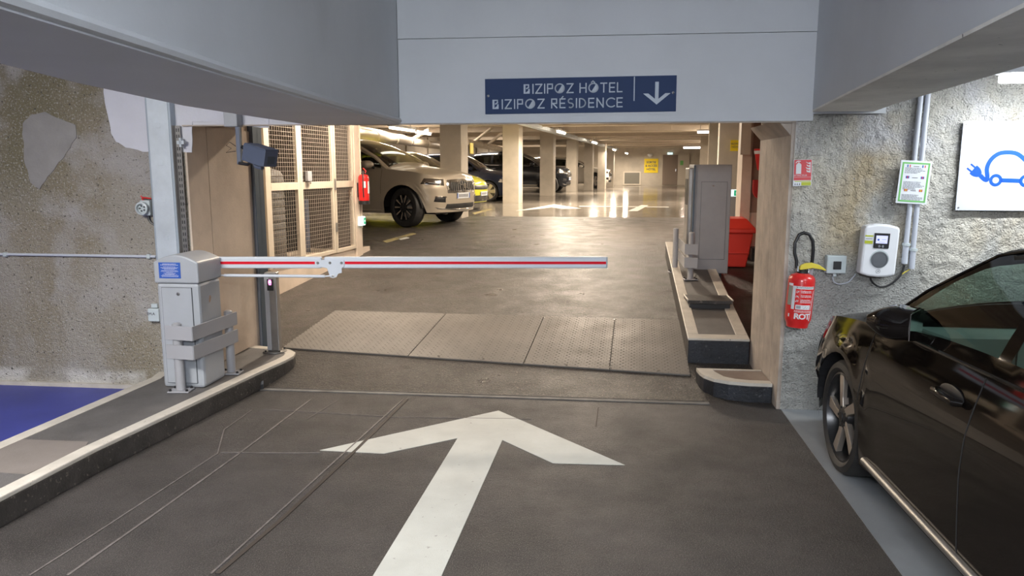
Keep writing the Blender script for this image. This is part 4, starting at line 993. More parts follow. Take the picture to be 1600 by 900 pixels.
b = MB(); b.box(px2x(993)-.003, px2x(993)+.004, -.0137, -.0122, hs*.31, hs*.985); b.build('divider_line', 'signtext', NS)
ax = px2x(1028); b = MB(); b.box(ax-.012, ax+.012, -.0137, -.0122, hs*.30, hs*.83)
b.sheet([(ax,hs*.20),(ax+.092,hs*.51),(ax+.057,hs*.51),(ax,hs*.315),(ax-.057,hs*.51),(ax-.092,hs*.51)], -.0139, -.0124); b.build('arrow', 'signtext', NS)
# ============================================================ RIGHT WALL OBJECTS
def wplate(px0, py0, px1, py1, px2, py2, th, name, label, cat, m, t=-.012):
    """px0: top left, px1: top right, px2: bottom left of a plate on the right wall"""
    a = WN(px0, py0, t); c_ = WN(px1, py1, t); d = WN(px2, py2, t)
    w_ = math.hypot(c_[0]-a[0], c_[1]-a[1]); h = math.hypot(d[0]-a[0], d[1]-a[1]); roll = math.atan2(a[0]-d[0], a[1]-d[1])
    th_ = thing(name, label, cat, N(d[0], t, d[1]), rzN); th_.rotation_euler = (0, roll, rzN)
    b = MB(); b.box(0, w_, -th, 0, 0, h); b.build('panel', m, th_, bevel=min(.001, th/3)); return th_, w_, h
ES, ew, eh = wplate(1240, 249.5, 1269, 250, 1238.5, 291, .004, 'extinguisher_sign', 'small red EXTINCTEUR sign with white extinguisher symbol on the right wall', 'sign', 'labelwhite')
y = -.0042
b = MB(); b.box(.004, ew-.004, y-.0012, y, eh*.34, eh*.985); rp_ = b.build('red_field', 'signred', ES)
b = MB(); b.box(.004, ew-.004, y-.0012, y, eh*.22, eh*.33); b.build('red_strip', 'signred', ES)
b = MB(); b.box(.004, ew-.004, y-.0012, y, eh*.015, eh*.21); b.build('class_strip', 'paper', ES)
b = MB(); b.box(ew*.45, ew-.004, y-.0022, y-.0013, eh*.02, eh*.15); b.box(.01, ew-.006, y-.0022, y-.0013, eh*.165, eh*.195); b.build('yellow_mark', 'lime', ES)
b = MB()
for k in range(3): b.sheet([(ew*(.08+.12*k),eh*.04),(ew*(.15+.12*k),eh*.04),(ew*(.115+.12*k),eh*.13)], y-.0022, y-.0013)
b.build('class_symbols', 'text_dark', ES)
b = MB(); y2 = y-.0013; b.box(ew*.14, ew*.42, y2-.001, y2, eh*.46, eh*.82); b.box(ew*.19, ew*.38, y2-.001, y2, eh*.82, eh*.86); b.box(ew*.25, ew*.31, y2-.001, y2, eh*.86, eh*.90); b.sheet([(ew*.1,eh*.87),(ew*.13,eh*.92),(ew*.24,eh*.955),(ew*.38,eh*.945),(ew*.38,eh*.92),(ew*.25,eh*.92),(ew*.17,eh*.90),(ew*.13,eh*.86)], y2-.001, y2)
for k in range(4): b.sheet([(ew*.92,eh*(.50+.1*k)),(ew*.72,eh*(.53+.11*k)),(ew*(.64 if k%2 else .70),eh*(.62+.1*k)),(ew*.78,eh*(.57+.1*k)),(ew*.92,eh*(.60+.1*k))], y2-.001, y2)
b.build('white_symbols', 'labelwhite', ES)
text('lettering', 'EXTINCTEUR', eh*.085, 'labelwhite', ES, (ew*.37, y2-.001, eh*.40), ext=.0004)
# switch box
SB = wthing('switch_box', 'small grey square box with black rocker on the right wall beside the charger', 'switch box', 1304, 413, 0)
b = MB(); b.box(-.068, .062, -.055, .004, -.058, .066); b.build('case', 'lightgrey', SB, bevel=.006)
b = MB(); b.box(-.062, .056, -.0575, -.0555, -.052, .060); b.build('front_cover', 'lightgrey', SB, bevel=.001)
b = MB(); b.box(-.026, .026, -.066, -.058, -.028, .028); b.build('rocker', 'black', SB, bevel=.002)
b = MB(); b.lathe([(.012,0),(.012,.022),(0,.022)], 12, T(-.005,-.03,-.08)); b.build('gland', 'lightgrey', SB)
def wcurve(pxs, t, r_, name, m, label, cat, parent=None):
    pts = [N(*[WN(*q, t)[0], t], WN(*q, t)[1]) for q in pxs]
    # smooth
    pts = [Vector(p) for p in pts]; out = []
    for i in range(len(pts)-1):
        p0_ = pts[max(i-1,0)]; p1_ = pts[i]; p2_ = pts[i+1]; p3_ = pts[min(i+2, len(pts)-1)]
        for k in range(5):
            u = k/5; out.append(.5*((2*p1_)+(p2_-p0_)*u+(2*p0_-5*p1_+4*p2_-p3_)*u*u+(3*p1_-p0_-3*p2_+p3_)*u**3))
    out.append(pts[-1]); o = MB().tube(out, r_, 8).build(name, m, smooth=True)
    return tag(o, label, cat)
wcurve([(1301,432),(1303,440),(1312,444),(1325,441),(1333,433),(1337,428)], -.02, .004, 'wall_cable', 'pvc', 'thin grey cable looping from the switch box to the charger', 'cable')
wcurve([(1360,434),(1363,441),(1374,448),(1388,446),(1402,436),(1410,424),(1413,414)], -.03, .0065, 'wall_cable', 'black', 'black cable looping from the charger up to the conduit', 'cable')
wcurve([(1406,430),(1413,426),(1421,421)], -.03, .004, 'wall_cable', 'yellow', 'short yellow green earth wire below the conduits', 'cable')
# EV charger
a = WN(1338, 430, -.11); c_ = WN(1395, 430, -.11); tp = WN(1365, 350, -.11); bt = WN(1362, 433, -.11)
EV = thing('wall_charger', 'white wall mounted vehicle charger with small lit screen', 'charger', N(WN(1366,433,-.06)[0], 0, bt[1]), rzN); EV.rotation_euler = (0, R(2.2), rzN)
Wc = (c_[0]-a[0])*.97; Hc = tp[1]-bt[1]
b = MB(); n = 10; poly = [(-Wc/2,.018),(-Wc*.25,.004),(0,0),(Wc*.25,.004),(Wc/2,.018),(Wc/2,Hc-.04),(Wc*.47,Hc-.018),(Wc*.2,Hc-.003),(0,Hc),(-Wc*.2,Hc-.003),(-Wc*.47,Hc-.018),(-Wc/2,Hc-.04)]
b.sheet(poly, -.115, -.02); b.build('front_shell', 'white_plastic', EV, bevel=.014)
b = MB(); b.box(-Wc/2+.02, Wc/2-.03, -.02, .01, .04, Hc-.05); b.build('back_box', 'grey_line', EV)
b = MB(); b.sheet([(-.045,Hc*.545),(.045,Hc*.545),(.05,Hc*.56),(.05,Hc*.83),(-.05,Hc*.83),(-.05,Hc*.56)], -.1185, -.1152); sp_ = b.build('display_panel', 'black', EV)
b = MB(); b.box(-.037, .037, -.1195, -.1188, Hc*.64, Hc*.785); b.build('screen', 'screen', sp_)
b = MB(); 
for i in range(3):
    for w_ in (.007+.005*i,):
        b.tube([(w_*math.cos(R(q)), -.119, Hc*.585+w_*math.sin(R(q))*.7) for q in (-50,-25,0,25,50)], .0012, 5); b.tube([(-w_*math.cos(R(q)), -.119, Hc*.585+w_*math.sin(R(q))*.7) for q in (-50,-25,0,25,50)], .0012, 5)
b.build('card_reader_symbol', 'pvc', sp_)
b = MB(); b.box(-.028, -.016, -.1203, -.1197, Hc*.69, Hc*.725); b.box(.0, .028, -.1203, -.1197, Hc*.71, Hc*.716); b.box(-.02, .02, -.1203, -.1197, Hc*.66, Hc*.665); b.build('screen_print', 'stickblue', sp_)
b = MB(); b.lathe([(.055,0),(.055,.004),(.047,.005),(.045,.001),(0,.001)], 36, T(.0,-.1155,Hc*.335,math.pi/2)); b.lathe([(.047,0),(.045,.002),(0,.003)], 36, T(0,-.117,Hc*.335,math.pi/2))
M['cover_grey'] = mat('socket_cover', (.12, .13, .145), .4); b.build('socket_cover', 'cover_grey', EV, smooth=True)
b = MB(); b.lathe([(.061,-.001),(.061,.0012),(.054,.0012)], 36, T(0,-.1152,Hc*.345,math.pi/2)); b.build('socket_ring', 'lightgrey', EV)
b = MB(); b.tube([(.013*math.cos(R(q*20)), -.1158, Hc*.115+.013*math.sin(R(q*20))) for q in range(19)], .001, 5); b.box(-.003,.003,-.1165,-.1155,Hc*.115-.004,Hc*.115+.004); b.build('start_symbol', 'text_dark', EV)
b = MB(); b.box(-.108, -.056, -.1166, -.1152, Hc*.625, Hc*.785); sk = b.build('sticker', 'paper', EV)
b = MB(); b.box(-.108, -.056, -.1175, -.1167, Hc*.625, Hc*.685); b.box(-.108,-.056,-.1175,-.1167,Hc*.755,Hc*.785); b.build('sticker_band', 'lime', sk)
text('lettering', 'BORNE', .014, 'text_dark', sk, (-.082, -.1176, Hc*.72), ext=.0003) if False else None
b = MB(); b.box(-.102,-.062,-.1172,-.1167,Hc*.712,Hc*.722); b.build('sticker_print', 'text_dark', sk)
# conduits
for (pt, pb, lab) in ((((1439,150),(1413,412)),None,'grey vertical conduit right of the charger, left one of the pair'),(((1450,150),(1424,420)),None,'grey vertical conduit right of the charger, right one of the pair')):
    (x0,y0),(x1,y1) = pt; a = WN(x1, y1, -.03); m1 = WN(x1+2.6, y1-30, -.03); m2 = WN(x1+(x0-x1)*.6, y1+(y0-y1)*.62, -.03); c_ = WN(x0, y0, -.03)
    t = thing('wall_conduit', lab, 'conduit', N(a[0], -.03, a[1]), rzN)
    L_ = lambda q: (q[0]-a[0], 0, q[1]-a[1])
    b = MB(); b.tube([L_(m1), L_(m2), L_(c_), (c_[0]-a[0]+.01, 0, c_[1]-a[1]+.6)], .0165, 12); b.build('pipe', 'pvc', t, smooth=True)
    b = MB(); b.tube([(0,0,0), L_(m1)], .020, 12); b.build('sleeve', 'pvc', t, smooth=True)
    b = MB(); b.tube([(L_(m1)[0]-.001,0,L_(m1)[2]-.01), (L_(m1)[0]+.001,0,L_(m1)[2]+.01)], .026, 12); b.box(L_(m1)[0]+.0, L_(m1)[0]+.03, -.006, .006, L_(m1)[2]-.006, L_(m1)[2]+.006); b.build('clip', 'lightgrey', t, bevel=.002)
# paper notice hung on the conduits
NT, nw, nh = wplate(1408, 250, 1457, 251, 1399, 317, .003, 'paper_notice', 'laminated white notice with green border hung over the two conduits', 'notice', 'paper', t=-.056)
b = MB(); e = .012; g = .010
for q in ((e, nw-e, nh-e-g, nh-e), (e, nw-e, e, e+g), (e, e+g, e+g, nh-e-g), (nw-e-g, nw-e, e+g, nh-e-g)): b.box(q[0], q[1], -.0042, -.0032, q[2], q[3])
b.build('green_border', 'green', NT)
b = MB(); rr = random.Random(9)
for blk in (.855, .845): pass
for z0, cnt in ((.82,5),(.50,7),(.20,6)):
    for k in range(cnt):
        x = .16*nw; zz = nh*(z0-.028*k); xe = nw*rr.uniform(.55, .84)
        while x < xe: l = rr.uniform(.006, .02); b.box(x, min(x+l, xe), -.0040, -.0032, zz, zz+.0032); x += l+.003
for z0 in (.93, .86, .60, .30): b.box(nw*.42, nw*.6, -.0040, -.0032, nh*z0, nh*z0+.004)
stuff(b.build('printed_lines', 'text_dark', NT))
for (x0, z0, cols) in ((.22,.86,('stickblue','paper','signred')),(.70,.86,('stickblue','paper','signred')),(.22,.60,('stickblue','signred','stickblue')),(.70,.60,('stickblue','signred','stickblue')),(.22,.30,('signred','lime','signred')),(.70,.30,('signred','lime','signred'))):
    for k, m in enumerate(cols): b = MB(); b.box(nw*x0+k*.007, nw*x0+k*.007+.0068, -.0044, -.0032, nh*z0-.004, nh*z0+.012); b.build('flag_mark', m, NT)
# EV sign
EVS, vw, vh = wplate(1505, 189.5, 1640, 186, 1492, 328.5, .006, 'charging_sign', 'large white sign with blue car outline ending in a plug on the right wall', 'sign', 'signwhite', t=-.03)
vw = vw
k_ = vh/139.0
def ep(px, py): # sign plane coordinates from photo pixels
    u = ray(px, py); q = WN(px, py, -.037); a = WN(1492, 328.5, -.037); dx, dz = q[0]-a[0], q[1]-a[1]; ro = -EVS.rotation_euler[1]
    return (dx*math.cos(ro)+dz*math.sin(ro) if False else dx*math.cos(EVS.rotation_euler[1])-dz*math.sin(EVS.rotation_euler[1]), dz*math.cos(EVS.rotation_euler[1])+dx*math.sin(EVS.rotation_euler[1]))
def ribbon2(pts, wd, z=-.0062):
    pts = [Vector(p) for p in pts]; out = []
    for i in range(len(pts)-1):
        p0_ = pts[max(i-1,0)]; p1_ = pts[i]; p2_ = pts[i+1]; p3_ = pts[min(i+2, len(pts)-1)]
        for k in range(6):
            u = k/6; out.append(.5*((2*p1_)+(p2_-p0_)*u+(2*p0_-5*p1_+4*p2_-p3_)*u*u+(3*p1_-p0_-3*p2_+p3_)*u**3))
    out.append(pts[-1]); L_ = []; R_ = []
    for i, p in enumerate(out):
        d = (out[min(i+1,len(out)-1)]-out[max(i-1,0)]).normalized(); n = Vector((-d.y, d.x))*wd/2; L_.append(p+n); R_.append(p-n)
    b = MB()
    for i in range(len(out)-1): b.sheet([tuple(R_[i]), tuple(R_[i+1]), tuple(L_[i+1]), tuple(L_[i])], z-.0012, z)
    return b
pw = .027
cen = ep(1555, 281.5); ceb = ep(1602, 282.5); wr = .041
pts = [ep(1531,274), ep(1537,280), ep(1541,281), ep(1542,276), ep(1541.5,262), ep(1548,249), ep(1560,240), ep(1574,238), ep(1588,240), ep(1600,249), ep(1610,262), ep(1616,278)]
b = ribbon2(pts, pw); b.build('car_outline', 'blue', EVS)
b = MB()
for c__ in (cen, (cen[0]+(ceb[0]-cen[0]), ceb[1])):
    for i in range(24):
        a0 = R(15*i); a1 = R(15*(i+1)); b.sheet([(c__[0]+wr*.5*math.cos(a0), c__[1]+wr*.5*math.sin(a0)), (c__[0]+wr*math.cos(a0), c__[1]+wr*math.sin(a0)), (c__[0]+wr*math.cos(a1), c__[1]+wr*math.sin(a1)), (c__[0]+wr*.5*math.cos(a1), c__[1]+wr*.5*math.sin(a1))], -.0074, -.0062)
b.build('wheel_rings', 'blue', EVS)
b = ribbon2([(cen[0]+wr*.8, cen[1]), (ceb[0]-wr*.8, ceb[1])], pw); b.build('sill_line', 'blue', EVS)
pc = ep(1524.5, 268.5); b = MB()
def rotp(x, z, a): return (pc[0]+x*math.cos(a)-z*math.sin(a), pc[1]+x*math.sin(a)+z*math.cos(a))
an = R(-38)
hw = .034
b.sheet([rotp(x, z, an) for x, z in [(-.026,-hw),(-.012,-hw)]+[(-.012+.05*math.sin(R(q)), -hw*math.cos(R(q))) for q in range(10,180,14)]+[(-.012,hw),(-.026,hw)]], -.0074, -.0062)
for z in (-.017, .017): b.sheet([rotp(x, zz, an) for x, zz in ((-.062,z-.0055),(-.026,z-.0055),(-.026,z+.0055),(-.062,z+.0055))], -.0074, -.0062)
b.build('plug_symbol', 'blue', EVS)
for (x, z) in ((.018,.018),(.018,vh-.018)):
    b = MB(); b.lathe([(.006,0),(.006,.002),(0,.003)], 8, T(x,-.006,z,math.pi/2)); b.build('screw', 'steel', EVS)
# lamp at upper right
ll = P(1606, 123, 4.72)
TL = thing('tube_lamp', 'bright white tube lamp at the upper right, half above the beam', 'lamp', (2.86, 4.58, 2.225), rzN)
b = MB(); b.box(0, 1.55, -.06, .06, .03, .09); b.build('housing', 'white_plastic', TL, bevel=.01)
b = MB(); b.box(.02, 1.53, -.05, .05, -.02, .03); b.build('diffuser', 'tube_cool', TL, bevel=.012)
b = MB(); b.tube([(.3,0,.09),(.3,0,.775)], .01, 8); b.tube([(1.2,0,.09),(1.2,0,.775)], .01, 8); b.build('hanger', 'steel', TL)
# ============================================================ RIGHT ISLAND OBJECTS
cbz = G(1110, 425, .62); Yc = 8.75
pL = P(1079, 426, Yc); pR = P(1136, 429, Yc); zt_ = P(1110, 257, Yc).z; zl_ = P(1110, 427, Yc).z
TC = thing('ticket_cabinet', 'tall plain grey metal cabinet with flush door on the right island', 'cabinet', ((pL.x+pR.x)/2, Yc, zl_-.06), -R(6))
tw = (pR.x-pL.x); thh = zt_-zl_
b = MB(); hw = tw/2
b.box(-hw, hw, 0, .42, .06, .06+thh); b.build('body', 'grey_cab2', TC, bevel=.006)
b = MB(); b.box(-hw-.002, -hw+.018, -.012, .0, .09, .05+thh); b.build('front_edge_strip', 'steel_blue', TC, bevel=.002)
b = MB(); b.box(-hw+.09, hw-.045, -.0015, .002, .06+thh*.13, .06+thh*.845); b.build('door_gap', 'grey_line', TC)
b = MB(); b.box(-hw+.093, hw-.048, -.004, .0, .06+thh*.133, .06+thh*.842); d_ = b.build('door', 'grey_cab2', TC, bevel=.001)
b = MB(); b.box(.0, .02, -.007, -.004, .06+thh*.805, .06+thh*.811); b.build('lock', 'chrome', d_)
b = MB(); b.box(-hw-.05, -hw, .04, .38, .30, .06+thh*.97); fp_ = b.build('front_panel', 'steel', TC, bevel=.01)
b = MB(); b.box(-hw-.055, -hw-.0505, .10, .32, .85, 1.15); b.build('screen', 'black', fp_)
b = MB(); b.box(-hw+.06, hw-.06, .06, .38, 0, .06); b.build('base_frame', 'rubber', TC)
b = MB(); b.lathe([(.003,0),(.003,.1),(0,.1)],6,T(-hw+.12,.01,-.03)); b.lathe([(.003,0),(.003,.1),(0,.1)],6,T(hw-.1,.01,-.03)); b.build('anchor_rods', 'steel', TC)
gy = 8.25; gp1 = P(1078, 432, gy); zi = fz(gp1.x, gp1.y)+.215
a0_ = P(1066, 360, gy+.55)-gp1; a1_ = P(1068, 385, gy-.02)-gp1; a2_ = P(1085, 386, gy-.10)-gp1
zs1 = P(1076, 400, gy-.1).z-zi
guard('grey two slat guard rail bent around the corner of the tall grey cabinet', (gp1.x, gp1.y, zi), 0, [(0.005, 0), (-.035, .62)], [(a0_.x, .72), (-.075, -.05), (.055, -.10)], [P(1076,389,gy-.05).z-zi-.06, P(1076,410,gy-.05).z-zi-.06], .115, P(1076,364,gy).z-zi)
bx = RG(1112, 480); byy = 7.05
cbl = P(1080, 473, 7.05); cbr = P(1149, 477, 7.05)
zi2 = fz(1.9, 7.1)+.209
BS = thing('floor_box', 'low black rubber edged step on the right island in front of the tall cabinet', 'step', ((cbl.x+cbr.x)/2, 7.25, zi2), -R(6))
sw_ = (cbr.x-cbl.x)/2
b = MB(); b.box(-sw_+.02, sw_-.02, -.13, .16, 0, .05); b.build('lower_tray', 'black', BS, bevel=.004)
b = MB(); b.box(-sw_, sw_, -.16, .18, .0505, .085); b.build('top_slab', 'kerbdark', BS, bevel=.006)
b = MB(); 
for s_ in (-1, 1): b.tube([(s_*sw_, .17, .088), (s_*sw_, -.15, .088)], .008, 8)
b.build('edge_rail', 'kerbwhite', BS)
# red grit bin
rb = P(1140, 405, 9.85); zf = fz(2.95, 9.85)
RB = thing('grit_bin', 'bright red plastic grit bin with sloping lid behind the tall grey cabinet', 'bin', (2.72, 9.74, zf), -R(8))
xr = P(1163, 405, 9.85).x-2.72
b = MB(); wl, wb_ = -.10, xr-.02
b.add([(wl,0,0),(wb_,0,0),(wb_,.42,0),(wl,.42,0),(wl-.02,-.03,.44),(wb_+.07,-.03,.44),(wb_+.07,.46,.44),(wl-.02,.46,.44)], [(0,3,2,1),(4,5,6,7),(0,1,5,4),(1,2,6,5),(2,3,7,6),(3,0,4,7)])
b.build('tub', 'binred', RB, bevel=.012)
b = MB(); b.box(wl-.01, wb_+.03, -.022, -.0, .18, .19); b.build('tub_rib', 'binred', RB)
b = MB(); b.prism([(wl-.04,-.055),(wb_+.10,-.055),(wb_+.10,.49),(wl-.04,.49)], .441, .50)
b.add([(wl-.04,-.055,.50),(wb_+.10,-.055,.50),(wb_+.10,.49,.50),(wl-.04,.49,.50),(wl+.03,.10,.62),(wb_+.0,.10,.62),(wb_-.0,.45,.63),(wl+.03,.45,.63)], [(4,5,6,7),(0,1,5,4),(1,2,6,5),(2,3,7,6),(3,0,4,7)])
b.build('lid', 'binred', RB, bevel=.015)
# wall behind the right jamb with red buckets/reel
wy = 10.35
xa_ = P(1172, 300, wy).x; 
b = MB(); b.box(0, 3.5, 0, .25, .62, HZ); bw = struct(b.build('wall_right', 'brown_wall', None, (xa_, wy, 0), -R(4)))
b = MB(); b.box(-.02, 3.5, -.01, .26, .2, 1.12); b.build('lower_panel', 'jamb', bw)
b = MB(); b.box(-.13, 0, -.03, .25, 0, HZ); b.build('pale_post', 'jamb', bw)
b = MB(); b.box(-.18, -.05, -.12, -.03, HC+.2, HZ-.2); b.build('surface_duct', 'cagebeige', bw)
b = MB(); b.box(0, .35, -.25, -.01, .3, .66); b.build('low_block', 'kerbdark', bw)
# wall from reveal back to it (right side of the channel)
r0 = N(1.93, .98); b = MB(); b.prism([(r0.x, r0.y), (r0.x+.3, r0.y), (xa_+.75, wy), (xa_+.45, wy)], 0, HZ); struct(b.build('wall_right', 'brown_wall'))
HR = thing('hose_case', 'dark red round bottomed hose case on the brown wall, mostly behind the right jamb', 'hose case', tuple(P(1192, 288, wy-.12)), -R(4))
M['deepred'] = mat('reel_red', (.42, .02, .02), .4)
b = MB(); b.sheet([(-.135,.06)]+[(-.135*math.cos(R(q)), -.07-.135*math.sin(R(q))) for q in range(0,181,12)]+[(.135,.06)], -.045, .03); b.build('case', 'deepred', HR, bevel=.01)
b = MB(); b.tube([(0,.03,0),(0,.12,0)], .03, 10); b.build('wall_mount', 'steel', HR)
HR2 = thing('sand_bucket', 'red tapered fire bucket with a white band on the brown wall by the right jamb', 'bucket', tuple(P(1188, 266, wy-.16)), -R(4))
b = MB(); b.lathe([(.035,0),(.045,.02),(.09,.25),(.095,.28),(.085,.28),(.03,.02),(0,.02)], 24); b.build('bucket_shell', 'red', HR2, smooth=True)
b = MB(); b.lathe([(.0865,.215),(.0935,.25),(.094,.255),(.087,.213)], 24); b.build('white_band', 'labelwhite', HR2)
b = MB(); b.tube([(.0,.06,.2),(0,.12,.24)], .01, 8); b.build('hook', 'steel', HR2)
# utility things in the gap between cabinet and post
q = P(1150, 322, 12.5); b = MB()
GC = thing('utility_box', 'grey metal box with green exit light on top, behind the red bin', 'box', (P(1150,300,12.2).x, 12.2, fz(4,12.2)), rzH)
hb = P(1150, 307, 12.2).z-fz(4,12.2); b = MB(); b.box(-.10, .10, 0, .3, 0, hb); b.build('body', 'grey_cab', GC, bevel=.005)
b = MB(); b.box(-.085, .085, -.006, 0, .05, hb-.05); b.build('door', 'grey_cab', GC, bevel=.002)
EL2 = thing('exit_light', 'small green and white exit light on the grey box behind the tall cabinet', 'exit light', (P(1150,300,12.2).x, 12.2, hb+fz(4,12.2)), rzH)
b = MB(); b.box(-.09, .09, 0, .05, 0, .11); b.build('case', 'exit_white', EL2, bevel=.008)
b = MB(); b.box(-.03, .085, -.003, -.0005, .01, .1); b.build('pictogram_panel', 'exit_green', EL2)
b = MB(); b.sheet([(.0,.045),(.03,.045),(.03,.03),(.06,.055),(.03,.08),(.03,.065),(0,.065)], -.005, -.0035); b.build('arrow', 'exit_white', EL2)
q = P(1160, 250, 11.6); tag(MB().tube([(q.x, 11.6, fz(q.x,11.6)), (q.x, 11.6, HZ)], .026, 10).build('vertical_pipe', 'cagebeige', smooth=True), 'pale vertical pipe between the signed pillar and the brown wall', 'pipe')
q = P(1123, 250, 14.5); tag(MB().tube([(q.x, 14.5, fz(q.x,14.5)), (q.x, 14.5, HZ)], .024, 10).build('vertical_pipe', 'cagebeige', smooth=True), 'pale vertical pipe left of the signed pillar above the tall cabinet', 'pipe')
# ============================================================ HALL FLOOR MARKINGS
def hall_poly(pxs, name, m, label, cat='floor marking', z=.004):
    o = floor_poly(pxs, name, m, z, parent=None); return tag(o, label, cat)
hall_poly([(858,319.5),(912,325.5),(868,326),(812,330),(803,327)], 'painted_arrow', 'roadwhite', 'far white arrow wing on the glossy hall floor in front of the pillars', 'arrow') if False else hall_poly([(806,329.5),(866,319.5),(908,325.8),(880,326.3),(862,324),(842,326.6)], 'painted_arrow', 'roadwhite', 'wide white arrow head painted on the glossy hall floor in front of the pillars', 'arrow')
hall_poly([(981,330),(1002,320.5),(1013,321),(996,330)], 'painted_mark', 'roadwhite', 'short white painted bar on the glossy hall floor right of the arrow head')
hall_poly([(905,322.0),(1045,323.2),(1045,324),(905,322.8)], 'painted_line', 'roadwhite', 'thin white line across the glossy hall floor')
M['wornyellow'] = mat('worn_yellow_paint', (.30, .25, .12), .6, var=.5, vscale=12)
hall_poly([(598,377),(645,364),(650,365.5),(604,379.5)], 'bay_line', 'wornyellow', 'worn yellow bay line on the floor in front of the beige car wheel', 'floor marking')
hall_poly([(738,333),(765,326),(769,327),(742,335)], 'bay_line', 'wornyellow', 'short worn yellow line on the floor beside the first pillar', 'floor marking')
hall_poly([(618,371),(632,369),(640,372),(626,375)], 'painted_mark', 'roadwhite', 'small worn white bay number patch in front of the beige car wheel')
